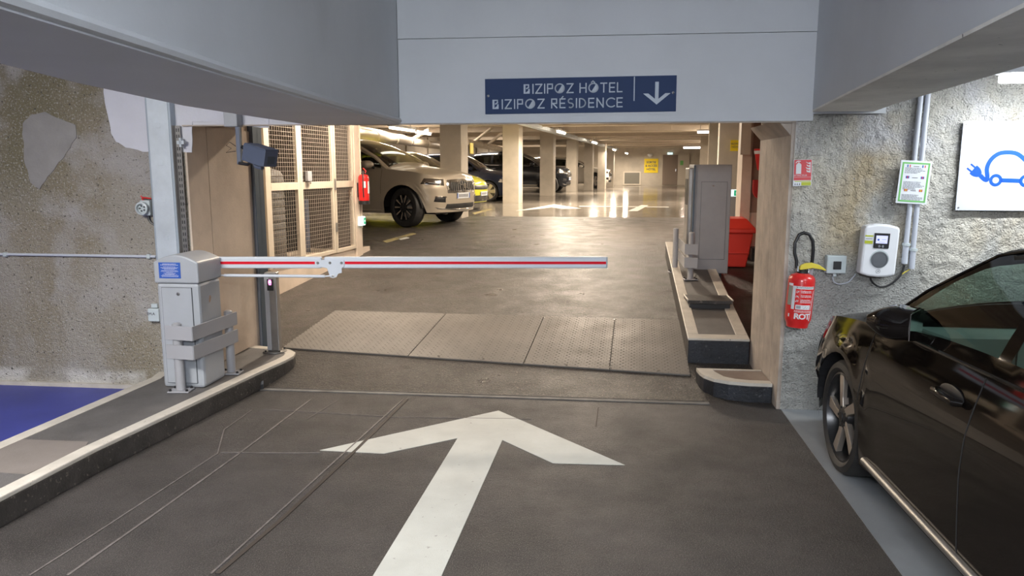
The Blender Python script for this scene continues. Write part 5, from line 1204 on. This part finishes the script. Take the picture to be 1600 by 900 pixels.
# ============================================================ CARS
def smooth_interp(xs, zs, x, w_=.07):
    return float(np.mean(np.interp([x-w_, x-w_/2, x, x+w_/2, x+w_], xs, zs)))
class Car:
    def __init__(c, **k):
        c.__dict__.update(k); c.xn = c.foh; c.xt = -(c.wb+c.roh); c.b = c.W/2
        c.u = sorted(c.belt); c.bx = [p[0] for p in c.u]; c.bz = [p[1] for p in c.u]
        c.cx, c.cz = zip(*sorted(c.top)); c.rx, c.rz = zip(*sorted(c.rail)); c.capF = .55; c.capR = .4
    def zbelt(c, x): return smooth_interp(c.bx, c.bz, x)
    def ztop(c, x): return max(c.zbelt(x)+.004, smooth_interp(c.cx, c.cz, x, c.__dict__.get('sm', .06)))
    def zrail(c, x):
        if x > c.rx[-1] or x < c.rx[0]: return c.zbelt(x)
        return max(c.zbelt(x), float(np.interp(x, c.rx, c.rz)))
    def zbot(c, x):
        z = c.sill
        if x > c.xn-.35: z = c.sill+.02
        for xw in (0, -c.wb):
            d = abs(x-xw)
            if d < c.ra: z = max(z, c.rw+math.sqrt(c.ra**2-d*d))
        return z
    def half(c, x, z):
        zb_ = c.zbelt(x); q = (z-c.sill)/max(.1, zb_-c.sill)
        f = np.interp(q, [0, .12, .3, .5, .68, .8, 1.0], [c.__dict__.get('lowf', .945), c.__dict__.get('lowf', .945)+.01, .992, 1.0, .992, .972, c.bw])
        y = c.b*f
        for xw in (0, -c.wb):
            d = math.hypot(x-xw, z-c.rw)-c.ra
            if d > -.02: y += c.flare*math.exp(-(d/.07)**2)*min(1, max(0, (1.15-q)*3))
        return y
    def xf(c, z): return c.xn-c.fr*((z-c.zn)/.45)**2*(1 if z > c.zn else .6)
    def xr(c, z): return c.xt+c.rr*((z-c.zn2)/.5)**2
    def stations(c):
        xs0 = c.xn-c.capF; xs1 = c.xt+c.capR
        out = []
        for i in range(13): out.append(('R', 90-90*i/13))
        x = xs1; keys = sorted(set([round(v, 4) for v in c.pill]+[xs1, xs0]+[round(xw+s*c.ra*math.cos(R(a)), 4) for xw in (0, -c.wb) for s in (-1, 1) for a in (0, 8, 18, 30, 42, 54, 66, 78, 90)]))
        keys = [k for k in keys if xs1 <= k <= xs0]
        for a, b_ in zip(keys, keys[1:]):
            n = max(1, int((b_-a)/.07))
            for i in range(n): out.append(('M', a+(b_-a)*i/n))
        out.append(('M', xs0))
        for i in range(1, 15): out.append(('F', 90*i/14))
        return out
    def xy(c, st, z, yfac=1.0, ybase=None):
        k, v = st
        if k == 'M': return v, (ybase if ybase is not None else c.half(v, z))
        e = 2/2.7 if k == 'F' else 2/3.4; s = math.sin(R(v)); co = max(0., math.cos(R(v)))
        if k == 'F': x0 = c.xn-c.capF; x = x0+(c.xf(z)-x0)*s**(e*1.0); 
        else: x0 = c.xt+c.capR; x = x0+(c.xr(z)-x0)*s**e
        y0 = ybase if ybase is not None else c.half(x0, z); tap = 1-.05*s
        return x, y0*co**e*tap
    def sx(c, st):
        k, v = st
        if k == 'M': return v
        if k == 'F': return c.xn-c.capF+(c.capF)*math.sin(R(v))**.75*.98
        return c.xt+c.capR-(c.capR)*math.sin(R(v))**.6*.98
    def lower(c, st, z): x, y = c.xy(st, z); return Vector((x, y, z))
    NL, NG, NT = 13, 7, 9
    def column(c, st):
        xs_ = c.sx(st); zb_ = c.zbelt(xs_); z0 = c.zbot(xs_); zr_ = c.zrail(xs_); zt = c.ztop(xs_); pts = []
        for i in range(c.NL+1):
            z = z0+(zb_-z0)*i/c.NL; pts.append(c.lower(st, z))
        xb = c.sx(st) if st[0] == 'M' else None
        x, yb = c.xy(st, zb_)
        roofmax = max(c.rz); 
        yr_full = c.wr
        fr = (zr_-zb_)/max(.01, roofmax-zb_)
        x0 = c.xn-c.capF if st[0] == 'F' else (c.xt+c.capR if st[0] == 'R' else xs_)
        ybase0 = c.half(x0, c.zbelt(x0)); scale = yb/ybase0 if ybase0 else 0
        yr = (ybase0+(yr_full-ybase0)*min(1, max(0, fr)))*scale
        for i in range(1, c.NG+1):
            t = i/c.NG; pts.append(Vector((x, yb+(yr-yb)*(t**1.25), zb_+(zr_-zb_)*t)))
        for i in range(1, c.NT+1):
            t = i/c.NT; yy = yr*(1-t); cr = 1-(1-t)**2.3; pts.append(Vector((x, yy, zr_+(zt-zr_)*cr)))
        return pts
    def build(c, label, cat_loc, rz, detail, group=None):
        S_ = c.stations(); cols = [c.column(s) for s in S_]; n = len(cols[0])
        root = thing('car', label, 'car', cat_loc, rz, group)
        xs = [c.sx(s) for s in S_]
        bins = {}
        for i in range(len(S_)-1):
            xm = (xs[i]+xs[i+1])/2
            for j in range(n-1):
                g = 'body'
                if c.NL <= j < c.NL+c.NG:
                    jj = j-c.NL
                    if 0 < jj < c.NG-1:
                        for (w0, w1) in c.win:
                            if w0 < xm < w1: g = 'side'
                elif j >= c.NL+c.NG:
                    jj = j-c.NL-c.NG
                    if jj >= 1:
                        if c.ws[0] < xm < c.ws[1]: g = 'windscreen'
                        if c.rws[0] < xm < c.rws[1]: g = 'rear_window'
                for s in ((1, -1) if g != 'side' else (1,)):
                    bins.setdefault(g, []).append((i, j, s))
                if g == 'side': bins.setdefault('sideR', []).append((i, j, -1))
        def mk(name, fl, m, off=0, thick=0):
            bm = bmesh.new(); vd = {}
            def V_(i, j, s):
                p = cols[i][j]; k = (round(p.x, 5), round(p.y*s, 5), round(p.z, 5))
                if k not in vd: vd[k] = bm.verts.new(k)
                return vd[k]
            for i, j, s in fl:
                q = [V_(i, j, s), V_(i+1, j, s), V_(i+1, j+1, s), V_(i, j+1, s)]
                if s < 0: q.reverse()
                u = []
                for v in q:
                    if v not in u: u.append(v)
                if len(u) >= 3:
                    try: bm.faces.new(u)
                    except ValueError: pass
            bmesh.ops.recalc_face_normals(bm, faces=bm.faces)
            me = bpy.data.meshes.new(name); bm.to_mesh(me); bm.free(); me.materials.append(M[m])
            try: me.shade_smooth(); me.set_sharp_from_angle(angle=R(50))
            except Exception: pass
            o = bpy.data.objects.new(name, me); C.objects.link(o); o.parent = root; return o
        mk('body_shell', bins['body'], c.paint)
        for k, nm in (('side', 'side_window'), ('sideR', 'side_window'), ('windscreen', 'windscreen'), ('rear_window', 'rear_window')):
            if k in bins: mk(nm, bins[k], c.glassm)
        # wheel wells and underbody
        b = MB()
        for xw in (0, -c.wb):
            for s in (-1, 1):
                vs = []; fs = []; nn = 16
                for i in range(nn+1):
                    a = R(180*i/nn); x = xw+c.ra*math.cos(a); z = c.rw+c.ra*math.sin(a)
                    if z < c.sill: z = c.sill
                    y = c.half(x, z)-.004; vs += [(x, s*y, z), (x, s*(c.b-.32), z)]
                for i in range(nn): fs.append((2*i, 2*i+1, 2*i+3, 2*i+2))
                m_ = len(vs); vs += [(xw-c.ra, s*(c.b-.32), c.sill), (xw+c.ra, s*(c.b-.32), c.sill)]
                fs.append(tuple([m_]+[2*i+1 for i in range(nn, -1, -1)]+[m_+1])); b.add(vs, fs)
        b.box(c.xt+.25, c.xn-.25, -c.b+.33, c.b-.33, c.sill-.02, c.sill+.08)
        b.box(-c.wb+c.ra, -c.ra, -c.b*.93, c.b*.93, c.sill-.005, c.sill+.03)
        b.box(c.ra, c.xn-.22, -c.b*.75, c.b*.75, c.sill, c.sill+.04); b.box(c.xt+.15, -c.wb-c.ra, -c.b*.8, c.b*.8, c.sill, c.sill+.04)
        b.build('underbody', 'black', root)
        # cabin
        cxw = c.ws[1]; zb_ = c.zbelt(-c.wb/2)
        b = MB(); b.box(-c.wb-.1, cxw-.15, -c.b+.16, c.b-.16, c.sill+.09, c.sill+.14); b.build('cabin_floor', 'dark', root)
        b = MB(); dz = c.zbelt(cxw-.3)+.02; b.sheet([(cxw-.55, dz-.32),(cxw-.12, dz-.32),(cxw-.05, dz-.02),(cxw-.42, dz+.0),(cxw-.56, dz-.10)], -c.b+.20, c.b-.20); b.build('dashboard', 'dash', root, bevel=.02)
        for (sx_, sy) in ((-1.15, .36), (-1.15, -.36), (-2.0, .36), (-2.0, -.36)):
            sx_ = sx_+cxw+.28; b = MB(); z0 = c.sill+.14
            b.box(sx_-.25, sx_+.25, sy-.23, sy+.23, z0+.1, z0+.28); b.m = T(sx_-.25, sy, z0+.25, 0, R(-14), 0); b.box(-.07, .06, -.22, .22, 0, .52); b.box(-.06, .04, -.12, .12, .56, .74); b.m = Matrix.Identity(4)
            b.build('seat', 'seat', root, bevel=.03)
        b = MB(); sc = (cxw-.68, .36*c.side if False else .36, dz-.06)
        b.tube([(sc[0]+.06*math.sin(R(q*20)), sc[1]+.18*math.cos(R(q*20)), sc[2]+.17*math.sin(R(q*20))) for q in range(19)], .014, 8); b.tube([(sc[0], sc[1], sc[2]), (sc[0]+.2, sc[1], sc[2]-.05)], .03, 8); b.build('steering_wheel', 'black', root, smooth=True)
        # wheels
        for xw in (0, -c.wb):
            for s in (1, -1):
                c.wheel(root, xw, s*(c.b-.012), s, steer=(c.steer if xw == 0 else 0))
        # mirrors, handles, door gaps
        for s in (1, -1):
            mx = c.mir; zb2 = c.zbelt(mx); yb = c.half(mx, zb2)
            mf = c.__dict__.get('mfold', 0); MMx = T(mx-.02-.05*(mf > 0), s*(yb+(.135 if not mf else .055)), zb2+.075, 0, 0, R(-8*s)+mf*s); b = MB(); b.m = MMx; vs = []; fs = []; nr, ns = 7, 14
            for i in range(nr):
                t = i/(nr-1); xx = .11-.20*t; sc2 = math.sin(R(20+90*min(1, t*1.25)))
                for k in range(ns):
                    a = 2*math.pi*k/ns; ca, sa = math.cos(a), math.sin(a); vs.append((xx, math.copysign(abs(ca)**.7, ca)*.125*sc2, math.copysign(abs(sa)**.7, sa)*.078*sc2))
            for i in range(nr-1):
                for k in range(ns): fs.append((i*ns+k, i*ns+(k+1)%ns, (i+1)*ns+(k+1)%ns, (i+1)*ns+k))
            fs += [tuple(range(ns-1, -1, -1)), tuple(range((nr-1)*ns, nr*ns))]
            b.add(vs, fs); mo = b.build('wing_mirror', c.paint, root, smooth=True)
            b = MB(); b.m = MMx; b.box(-.094, -.0905, -.105, .105, -.06, .06); b.build('mirror_glass', 'chrome', mo)
            b = MB(); b.tube([(mx+.02, s*(yb-.03), zb2+.0), (mx+.02, s*(yb+.06), zb2+.045)], .028, 10); b.build('mirror_foot', 'black', mo, smooth=True)
        for s in (1, -1):
            for hx_ in c.handles:
                z = c.zbelt(hx_)-c.hdrop; y = c.half(hx_, z)
                b = MB(); b.m = T(hx_, s*(y+.004), z, 0, 0, 0)
                b.lathe([(0,-.006),(.10,-.006),(.105,0),(.095,.003),(0,.004)], 26, T(hx_, s*(y-.002), z, -math.pi/2*s) @ Matrix.Scale(.42, 4, (0,1,0)))
                dh = b.build('handle_recess', 'black', root, smooth=True)
                b = MB(); b.tube([(hx_-.10, s*(y+.002), z), (hx_-.085, s*(y+.028), z), (hx_, s*(y+.034), z+.003), (hx_+.085, s*(y+.028), z), (hx_+.10, s*(y+.002), z)], [.012,.016,.018,.016,.012], 10); b.build('door_handle', c.paint if c.handm is None else c.handm, dh, smooth=True)
        for s in (1, -1):
            for gx in c.gaps:
                pts = []
                for i in range(15):
                    xg, zf_ = gx; 
                    x = xg(i/14) if callable(xg) else xg; z = c.sill+.05+(c.zbelt(x)-.01-c.sill-.05)*i/14
                    if z < c.zbot(x)+.01: continue
                    pts.append((x, s*(c.half(x, z)+.0002), z))
                if len(pts) > 2: MB().tube(pts, .0028, 5).build('door_seam', 'rubber', root)
        # sill trim and beltline strip
        for s in (1, -1):
            b = MB(); pts = [(-c.ra-.06-.0-(c.wb-2*c.ra-.12)*i/10, s*(c.b*c.__dict__.get('silly', .955)), c.sill+.045) for i in range(11)]
            b.tube(pts, .020, 10); b.build('sill_trim', c.sillm, root, smooth=True)
            for (w0, w1) in [(c.win[0][0], c.win[-1][1])] if len(c.win) else []:
                nb = 26; pts = []; 
                for i in range(nb+1):
                    x = w0+(w1-w0)*i/nb; z = c.zbelt(x)+.004; pts.append((x, s*(c.half(x, z)+.001), z))
                MB().tube(pts, .008, 6).build('window_strip', c.trim, root, smooth=True)
            pts = []; rx0 = c.rx[-1]; rx1 = c.win[0][0]
            for i in range(27):
                x = rx0-.03+(rx1-rx0+.03)*i/26; zz = c.zrail(x); zb3 = c.zbelt(x); fr = (zz-zb3)/max(.01, max(c.rz)-zb3); yb = c.half(x, zb3); yr = yb+(c.wr-yb)*min(1, max(0, fr))
                pts.append((x, s*(yr+.008), zz-.012))
            MB().tube(pts, .007, 6).build('window_strip', c.trim, root, smooth=True)
        c.front(root); return root
    def patch(c, root, quad, name, m, off=.006, n=(8, 5), parent=None, sides=(1, -1)):
        """quad: four corners (angle, z) on the front cap: bottom-out, bottom-in, top-in, top-out"""
        for s in sides:
            b = MB(); vs = []; nu, nv = n
            for iv in range(nv+1):
                for iu in range(nu+1):
                    a = Vector(quad[0]).lerp(Vector(quad[1]), iu/nu); d = Vector(quad[3]).lerp(Vector(quad[2]), iu/nu); p = a.lerp(d, iv/nv)
                    q = c.lower(('F', p[0]), p[1]); q1 = c.lower(('F', min(90, p[0]+2)), p[1]); q0 = c.lower(('F', max(0, p[0]-2)), p[1]); tn = (q1-q0); nn = Vector((-tn.y, tn.x, 0))
                    nn = nn.normalized() if nn.length > 1e-9 else Vector((1, 0, 0))
                    if nn.x < 0: nn = -nn
                    e_ = off if 0 < iu < nu and 0 < iv < nv else off*.2
                    v = q+nn*e_; vs.append((v.x, s*v.y, v.z))
            fs = [(j*(nu+1)+i, j*(nu+1)+i+1, (j+1)*(nu+1)+i+1, (j+1)*(nu+1)+i) for j in range(nv) for i in range(nu)]
            b.add(vs, fs); o = b.build(name, m, root, smooth=True)
            if m in ('lens',): pass
    def front(c, root):
        for q, name, m, off, sd in c.patches: c.patch(root, q, name, m, off, sides=sd)
        if c.__dict__.get('bars'):
            k_ = c.zn/.62
            for s in (1, -1):
                for a in range(69, 90, 4):
                    p0_ = c.lower(('F', a), .69*k_); p1_ = c.lower(('F', a), .885*k_); MB().tube([(p0_.x+.035, s*p0_.y, p0_.z), (p1_.x+.035, s*p1_.y, p1_.z)], .007, 6).build('grille_bar', 'chrome', root)
            p0_ = c.lower(('F', 76), .70*k_); p1_ = c.lower(('F', 76), .88*k_)
            MB().tube([(p0_.x+.045, p0_.y, p0_.z), (p1_.x+.045, -p1_.y, p1_.z)], .010, 6).build('diagonal_bar', 'chrome', root)
            pm = c.lower(('F', 89), .79*k_); MB().lathe([(0,0),(.05,0),(.05,.012),(0,.014)], 20, T(pm.x+.045, 0, pm.z, 0, math.pi/2)).build('round_badge', 'chrome', root)
        x = c.xf(c.plz)+.012; b = MB(); b.box(x-.008, x, -.26, .26, c.plz-.055, c.plz+.055); pt = b.build('number_plate', 'labelwhite', root)
        b = MB(); b.box(x+.0002, x+.0012, -.258, -.225, c.plz-.05, c.plz+.05); b.box(x+.0002, x+.0012, .225, .258, c.plz-.05, c.plz+.05); b.build('plate_band', 'stickblue', pt)
        b = MB(); 
        for k in range(7): b.box(x+.0002, x+.0012, -.19+k*.055, -.155+k*.055, c.plz-.03, c.plz+.03)
        b.build('plate_characters', 'text_dark', pt)
    def wheel(c, root, x, y, s, steer=0):
        t = bpy.data.objects.new('wheel', None); C.objects.link(t); t.parent = root; t.location = (x, y, c.rw); t.rotation_euler = (0, 0, steer)
        # local: axle along y, outward = +y*s
        F = Matrix.Rotation(-math.pi/2*s, 4, 'X') if s > 0 else Matrix.Rotation(math.pi/2, 4, 'X')
        # lathe axis z -> outward
        rw = c.rw; rr_ = c.rim; w_ = c.tw
        b = MB(); b.lathe([(rr_-.005,-w_+.01),(rr_+.01,-w_),(rw-.02,-w_+.004),(rw-.004,-w_+.03),(rw,-w_*.5),(rw-.004,-.03),(rw-.02,-.006),(rw-.05,.002),(rr_+.012,-.004),(rr_,-.012),(rr_-.006,-.02)], 56, F, False); b.build('tyre', 'rubber', t, smooth=True)
        b = MB(); b.lathe([(rr_,-.014),(rr_-.012,-.010),(rr_-.018,-.03),(rr_-.03,-.10),(rr_-.035,-w_+.02),(rr_,-w_+.01)], 48, F, False); b.build('rim_barrel', 'rim_dark' if c.style != 'steel' else 'rim_silver', t, smooth=True)
        b = MB(); b.lathe([(0,-.13),(rr_-.06,-.13),(rr_-.06,-.115),(.07,-.115),(.07,-.06),(0,-.06)], 40, F); b.build('brake_disc', 'steel', t)
        def spoke(poly, z0, z1, ang, m, name='spoke'):
            b = MB(); b.prism(poly, z0, z1, F @ Matrix.Rotation(ang, 4, 'Z')); o = b.build(name, m, t, bevel=.003); return o
        r1 = rr_-.008
        if c.style == 'blade':
            for k in range(5):
                a = 2*math.pi*k/5+.2
                spoke([(.035,-.026),(.10,-.042),(r1,-.085*s-.030),(r1,-.085*s+.045),(.10,.008),(.035,.022)], -.055, -.022, a, 'rim_silver')
                spoke([(.10,-.043),(.12,-.052),(r1-.005,-.120*s-.02),(r1-.005,-.085*s-.032)], -.075, -.045, a, 'rim_dark')
        elif c.style == 'multi':
            for k in range(10):
                a = 2*math.pi*k/10; spoke([(.04,-.012),(r1,-.024),(r1,.024),(.04,.012)], -.05, -.018, a, 'rim_dark')
                b = MB(); b.prism([(.10,-.008),(r1-.01,-.016),(r1-.01,.016),(.10,.008)], -.0178, -.0165, F @ Matrix.Rotation(a, 4, 'Z')); b.build('spoke_face', 'rim_silver', t)
        elif c.style == 'steel':
            for k in range(6):
                a = 2*math.pi*k/6; spoke([(.04,-.04),(r1,-.065),(r1,.065),(.04,.04)], -.05, -.018, a, 'rim_silver')
        else:
            for k in range(5):
                a = 2*math.pi*k/5; spoke([(.04,-.03),(r1,-.04),(r1,.04),(.04,.03)], -.05, -.018, a, 'rim_silver')
        b = MB(); b.lathe([(.075,-.06),(.07,-.03),(.05,-.018),(.032,-.016),(.030,-.012),(0,-.011)], 28, F); b.build('hub', 'rim_silver' if c.style not in ('multi', 'blade') else 'rim_dark', t, smooth=True)
        b = MB()
        for k in range(5): b.lathe([(.008,-.024),(.008,-.016),(0,-.014)], 6, F @ T(.055*math.cos(k*1.2566), .055*math.sin(k*1.2566), 0))
        b.build('wheel_bolts', 'rim_dark', t)
hatch = dict(W=1.79, foh=.86, roh=.77, wb=2.63, rw=.325, ra=.365, rim=.252, tw=.215, sill=.19, bw=.925, wr=.575, flare=.014, fr=.16, rr=.10, zn=.45, zn2=.55,
    belt=[(.86,.66),(.65,.76),(.35,.84),(0,.885),(-.45,.925),(-1.5,.955),(-2.6,.99),(-3.2,1.02),(-3.4,1.02)],
    top=[(.90,.66),(.78,.77),(.6,.85),(.2,.93),(-.22,1.0),(-.36,1.07),(-.95,1.38),(-1.25,1.475),(-1.7,1.51),(-2.3,1.50),(-2.8,1.44),(-3.05,1.36),(-3.3,1.08),(-3.4,1.02)],
    rail=[(-.30,.91),(-.62,1.16),(-1.0,1.365),(-1.3,1.43),(-1.8,1.445),(-2.3,1.425),(-2.75,1.35),(-3.02,1.20),(-3.22,1.02)],
    pill=[-.30,-.34,-.56,-.585,-1.42,-1.50,-2.28,-2.36,-2.80,-1.2,-3.05,-3.3], win=[(-2.80,-2.36),(-2.28,-1.50),(-1.42,-.585),(-.56,-.34)], ws=(-1.2,-.34), rws=(-3.3,-3.05),
    silly=.985, lowf=.972, mfold=R(62), mir=-.60, handles=(-1.22,-2.22), hdrop=.13, gaps=[(-.335,0),(-1.40,0),(lambda t: -2.33+.0*t,0)], steer=0, style='blade', paint='paint_black', glassm='glass', trim='paint_black', sillm='steel', handm=None, plz=.42, side=1,
    patches=[([(8,.60),(52,.56),(52,.665),(14,.70)], 'headlight', 'chrome', .01, (1,-1)), ([(58,.53),(90,.52),(90,.63),(58,.64)], 'grille', 'black', .008, (1,-1)), ([(45,.22),(90,.22),(90,.38),(50,.38)], 'lower_intake', 'black', .008, (1,-1))])
suv = dict(bars=1, W=1.96, foh=.80, roh=1.10, wb=2.98, rw=.385, ra=.435, rim=.262, tw=.25, sill=.27, bw=.92, wr=.66, flare=.028, fr=.09, rr=.08, zn=.62, zn2=.65,
    belt=[(.90,.92),(.6,1.00),(.2,1.07),(-.4,1.12),(-1.2,1.15),(-2.6,1.17),(-4.08,1.20)],
    top=[(.92,.93),(.83,1.02),(.6,1.07),(.2,1.14),(-.28,1.20),(-.40,1.25),(-1.15,1.62),(-1.5,1.73),(-2.1,1.77),(-3.0,1.76),(-3.6,1.70),(-3.85,1.60),(-4.02,1.25),(-4.08,1.20)],
    rail=[(-.40,1.115),(-.75,1.36),(-1.2,1.57),(-1.5,1.64),(-2.1,1.67),(-3.0,1.66),(-3.55,1.60),(-3.8,1.50),(-3.98,1.22)],
    pill=[-.40,-.46,-1.55,-1.64,-2.62,-2.72,-3.5,-1.4,-3.75,-4.0], win=[(-3.5,-2.72),(-2.62,-1.64),(-1.55,-.50)], ws=(-1.4,-.42), rws=(-4.0,-3.75),
    mir=-.72, handles=(-1.5,-2.55), hdrop=.15, gaps=[(-.50,0),(-1.6,0),(-2.68,0)], steer=R(-14), style='multi', paint='paint_beige', glassm='glassdark', trim='chrome', sillm='paint_beige', handm=None, plz=.60, side=1,
    patches=[([(10,.84),(56,.80),(56,.93),(16,.945)], 'headlight', 'chrome', .012, (1,-1)), ([(62,.66),(90,.65),(90,.93),(62,.91)], 'grille', 'chrome', .02, (1,-1)), ([(66,.69),(90,.68),(90,.90),(66,.885)], 'grille_mesh', 'rubber', .03, (1,-1)),
      ([(14,.845),(50,.815),(50,.865),(18,.875)], 'headlight_insert', 'black', .016, (1,-1)),
      ([(22,.862),(50,.838),(50,.850),(23,.870)], 'light_bar', 'labelwhite', .022, (1,-1)), ([(34,.50),(58,.48),(58,.58),(38,.60)], 'side_intake', 'black', .010, (1,-1)), ([(36,.585),(60,.57),(60,.60),(38,.61)], 'intake_trim', 'chrome', .016, (1,-1)), ([(56,.36),(90,.35),(90,.45),(60,.45)], 'lower_intake', 'rubber', .010, (1,-1)), ([(40,.36),(90,.30),(90,.335),(36,.39)], 'skid_trim', 'chrome', .012, (1,-1))])
def variant(base, **k): d = dict(base); d.update(k); return d
def scaled(base, sl, sw, sh, **k):
    d = dict(base); 
    for key in ('belt','top','rail'): d[key] = [(x*sl, z*sh) for x, z in base[key]]
    for key in ('foh','roh','wb','mir'): d[key] = base[key]*sl
    d['pill'] = [x*sl for x in base['pill']]; d['win'] = [(a*sl, b_*sl) for a, b_ in base['win']]; d['ws'] = tuple(x*sl for x in base['ws']); d['rws'] = tuple(x*sl for x in base['rws'])
    d['handles'] = [x*sl for x in base['handles']]; d['gaps'] = [((g[0]*sl if not callable(g[0]) else -2.33*sl), 0) for g in base['gaps']]
    d['W'] = base['W']*sw; d['wr'] = base['wr']*sw; d['zn'] = base['zn']*sh; d['zn2'] = base['zn2']*sh; d['plz'] = base['plz']*sh
    d['patches'] = [([(a, z*sh) for a, z in q], n_, m, o, s) for q, n_, m, o, s in base['patches']]
    d.update(k); return d
# black hatchback in the right bay: front axle above the visible front wheel
fa = Vector((1.83, 4.08, 0)); hd = R(90)-R(6.0)
side_off = hatch['W']/2-.01
right = Vector((math.sin(hd), -math.cos(hd), 0))
loc = fa+right*side_off
Car(**hatch).build('glossy black hatchback parked in the right bay facing the rough wall', (loc.x, loc.y, .004), hd, True)
# cars in the hall: heading across the aisle
hh_ = -TH
def hallcar(d, px, py, label, dx=0, flank=True, zoff=0, rz=None):
    """px, py: contact point of the near (right hand) front wheel"""
    g_ = RG(px, py); c_ = Car(**d); rot = hh_ if rz is None else rz
    lf = Vector((-math.sin(rot), math.cos(rot), 0))
    l_ = g_+lf*(c_.b-.1)
    return c_.build(label, (l_.x, l_.y, g_.z+zoff), rot, False)
hallcar(suv, 634, 355, 'beige metallic suv with dark multi spoke wheels, nearest car of the hall', rz=hh_-R(12))
yel = scaled(hatch, .93, .95, 1.02, paint='paint_lime', glassm='glassdark', style='five', trim='black', sillm='black')
yc = HP(-1.0, 2.6); g_ = RG(712, 326)
Car(**yel).build('yellow green small car between the beige suv and the navy car', (P(712,320,20.3).x, 20.3, fz(0,20.3)), hh_-R(4), False)
nav = scaled(hatch, .90, .98, 1.03, paint='paint_navy', glassm='glassdark', style='steel', trim='black', sillm='black')
hallcar(nav, 763, 315, 'dark navy small car with pale six spoke wheel left of the second pillar')
van = scaled(suv, .95, .95, 1.0, paint='paint_dark', glassm='glassdark', style='five')
Car(**van).build('black van like car behind the yellow car, left of the first pillar', (-2.75, 22.9, fz(0,23)), hh_, False)
tig = scaled(suv, .92, .94, .97, paint='paint_dark', glassm='glassdark', style='five')
hallcar(tig, 858, 301.5, 'large black suv with silver headlight between second and fourth pillar')
blk = scaled(hatch, 1.0, 1.0, 1.0, paint='paint_gunmetal', glassm='glassdark', style='five')
hallcar(blk, 862, 298.0, 'gunmetal hatchback just behind the black suv nose')
wh = scaled(suv, .93, .93, .93, paint='paint_white', glassm='glassdark', style='five')
hallcar(wh, 929, 294.5, 'white suv far away between the last pillars')

# ------------------------------------------------------------ pieces that can be told apart become objects of their own
def loose_split(o):
    me = o.data; par = list(range(len(me.vertices)))
    def find(a):
        while par[a] != a: par[a] = par[par[a]]; a = par[a]
        return a
    for p in me.polygons:
        v = list(p.vertices); r0 = find(v[0])
        for q in v[1:]:
            rq = find(q)
            if rq != r0: par[rq] = r0
    groups = {}
    for p in me.polygons: groups.setdefault(find(p.vertices[0]), []).append(p)
    if len(groups) < 2: return
    first = True
    for g in groups.values():
        idx = {}; vs = []; fs = []; sm = [p.use_smooth for p in g]
        for p in g:
            f = []
            for v in p.vertices:
                if v not in idx: idx[v] = len(vs); vs.append(tuple(me.vertices[v].co))
                f.append(idx[v])
            fs.append(f)
        m2 = bpy.data.meshes.new(o.name.split('.')[0]); m2.from_pydata(vs, [], fs)
        for m_ in me.materials: m2.materials.append(m_)
        m2.polygons.foreach_set('use_smooth', sm)
        try:
            if any(sm): m2.set_sharp_from_angle(angle=R(38))
        except Exception: pass
        if first: o.data = m2; first = False
        else:
            c_ = o.copy(); c_.data = m2; C.objects.link(c_)
SPLIT = {'bolt','anchor_bolts','lid_clips','clips','hanger','cable_glands','fixing_screws','fitting','hinge','wall_ribs','red_stripe','number_plate','spoke','wire_mesh_','expansion_','yellow_mark','class_symbols','sticker_band','rocker','anchor_rods','edge_rail','mount','perforated_rail_','plate_band'}
SMALL = {'slots','pin_holes','wheel_bolts','plate_characters','white_symbols','card_reader_symbol','screen_print','start_symbol','display','wheel_rings','keyhole'}
for o in list(bpy.data.objects):
    n_ = o.name.split('.')[0]
    if o.type != 'MESH': continue
    if n_ in SPLIT: loose_split(o)
    elif n_ in SMALL and o.parent: o['kind'] = 'stuff'
RENAME = {'anchor_bolts':'anchor_bolt','lid_clips':'lid_clip','clips':'clip','cable_glands':'cable_gland','fixing_screws':'fixing_screw','wall_ribs':'wall_rib','anchor_rods':'anchor_rod'}
for o in bpy.data.objects:
    n_ = o.name.split('.')[0]
    if n_ in RENAME: o.name = RENAME[n_]
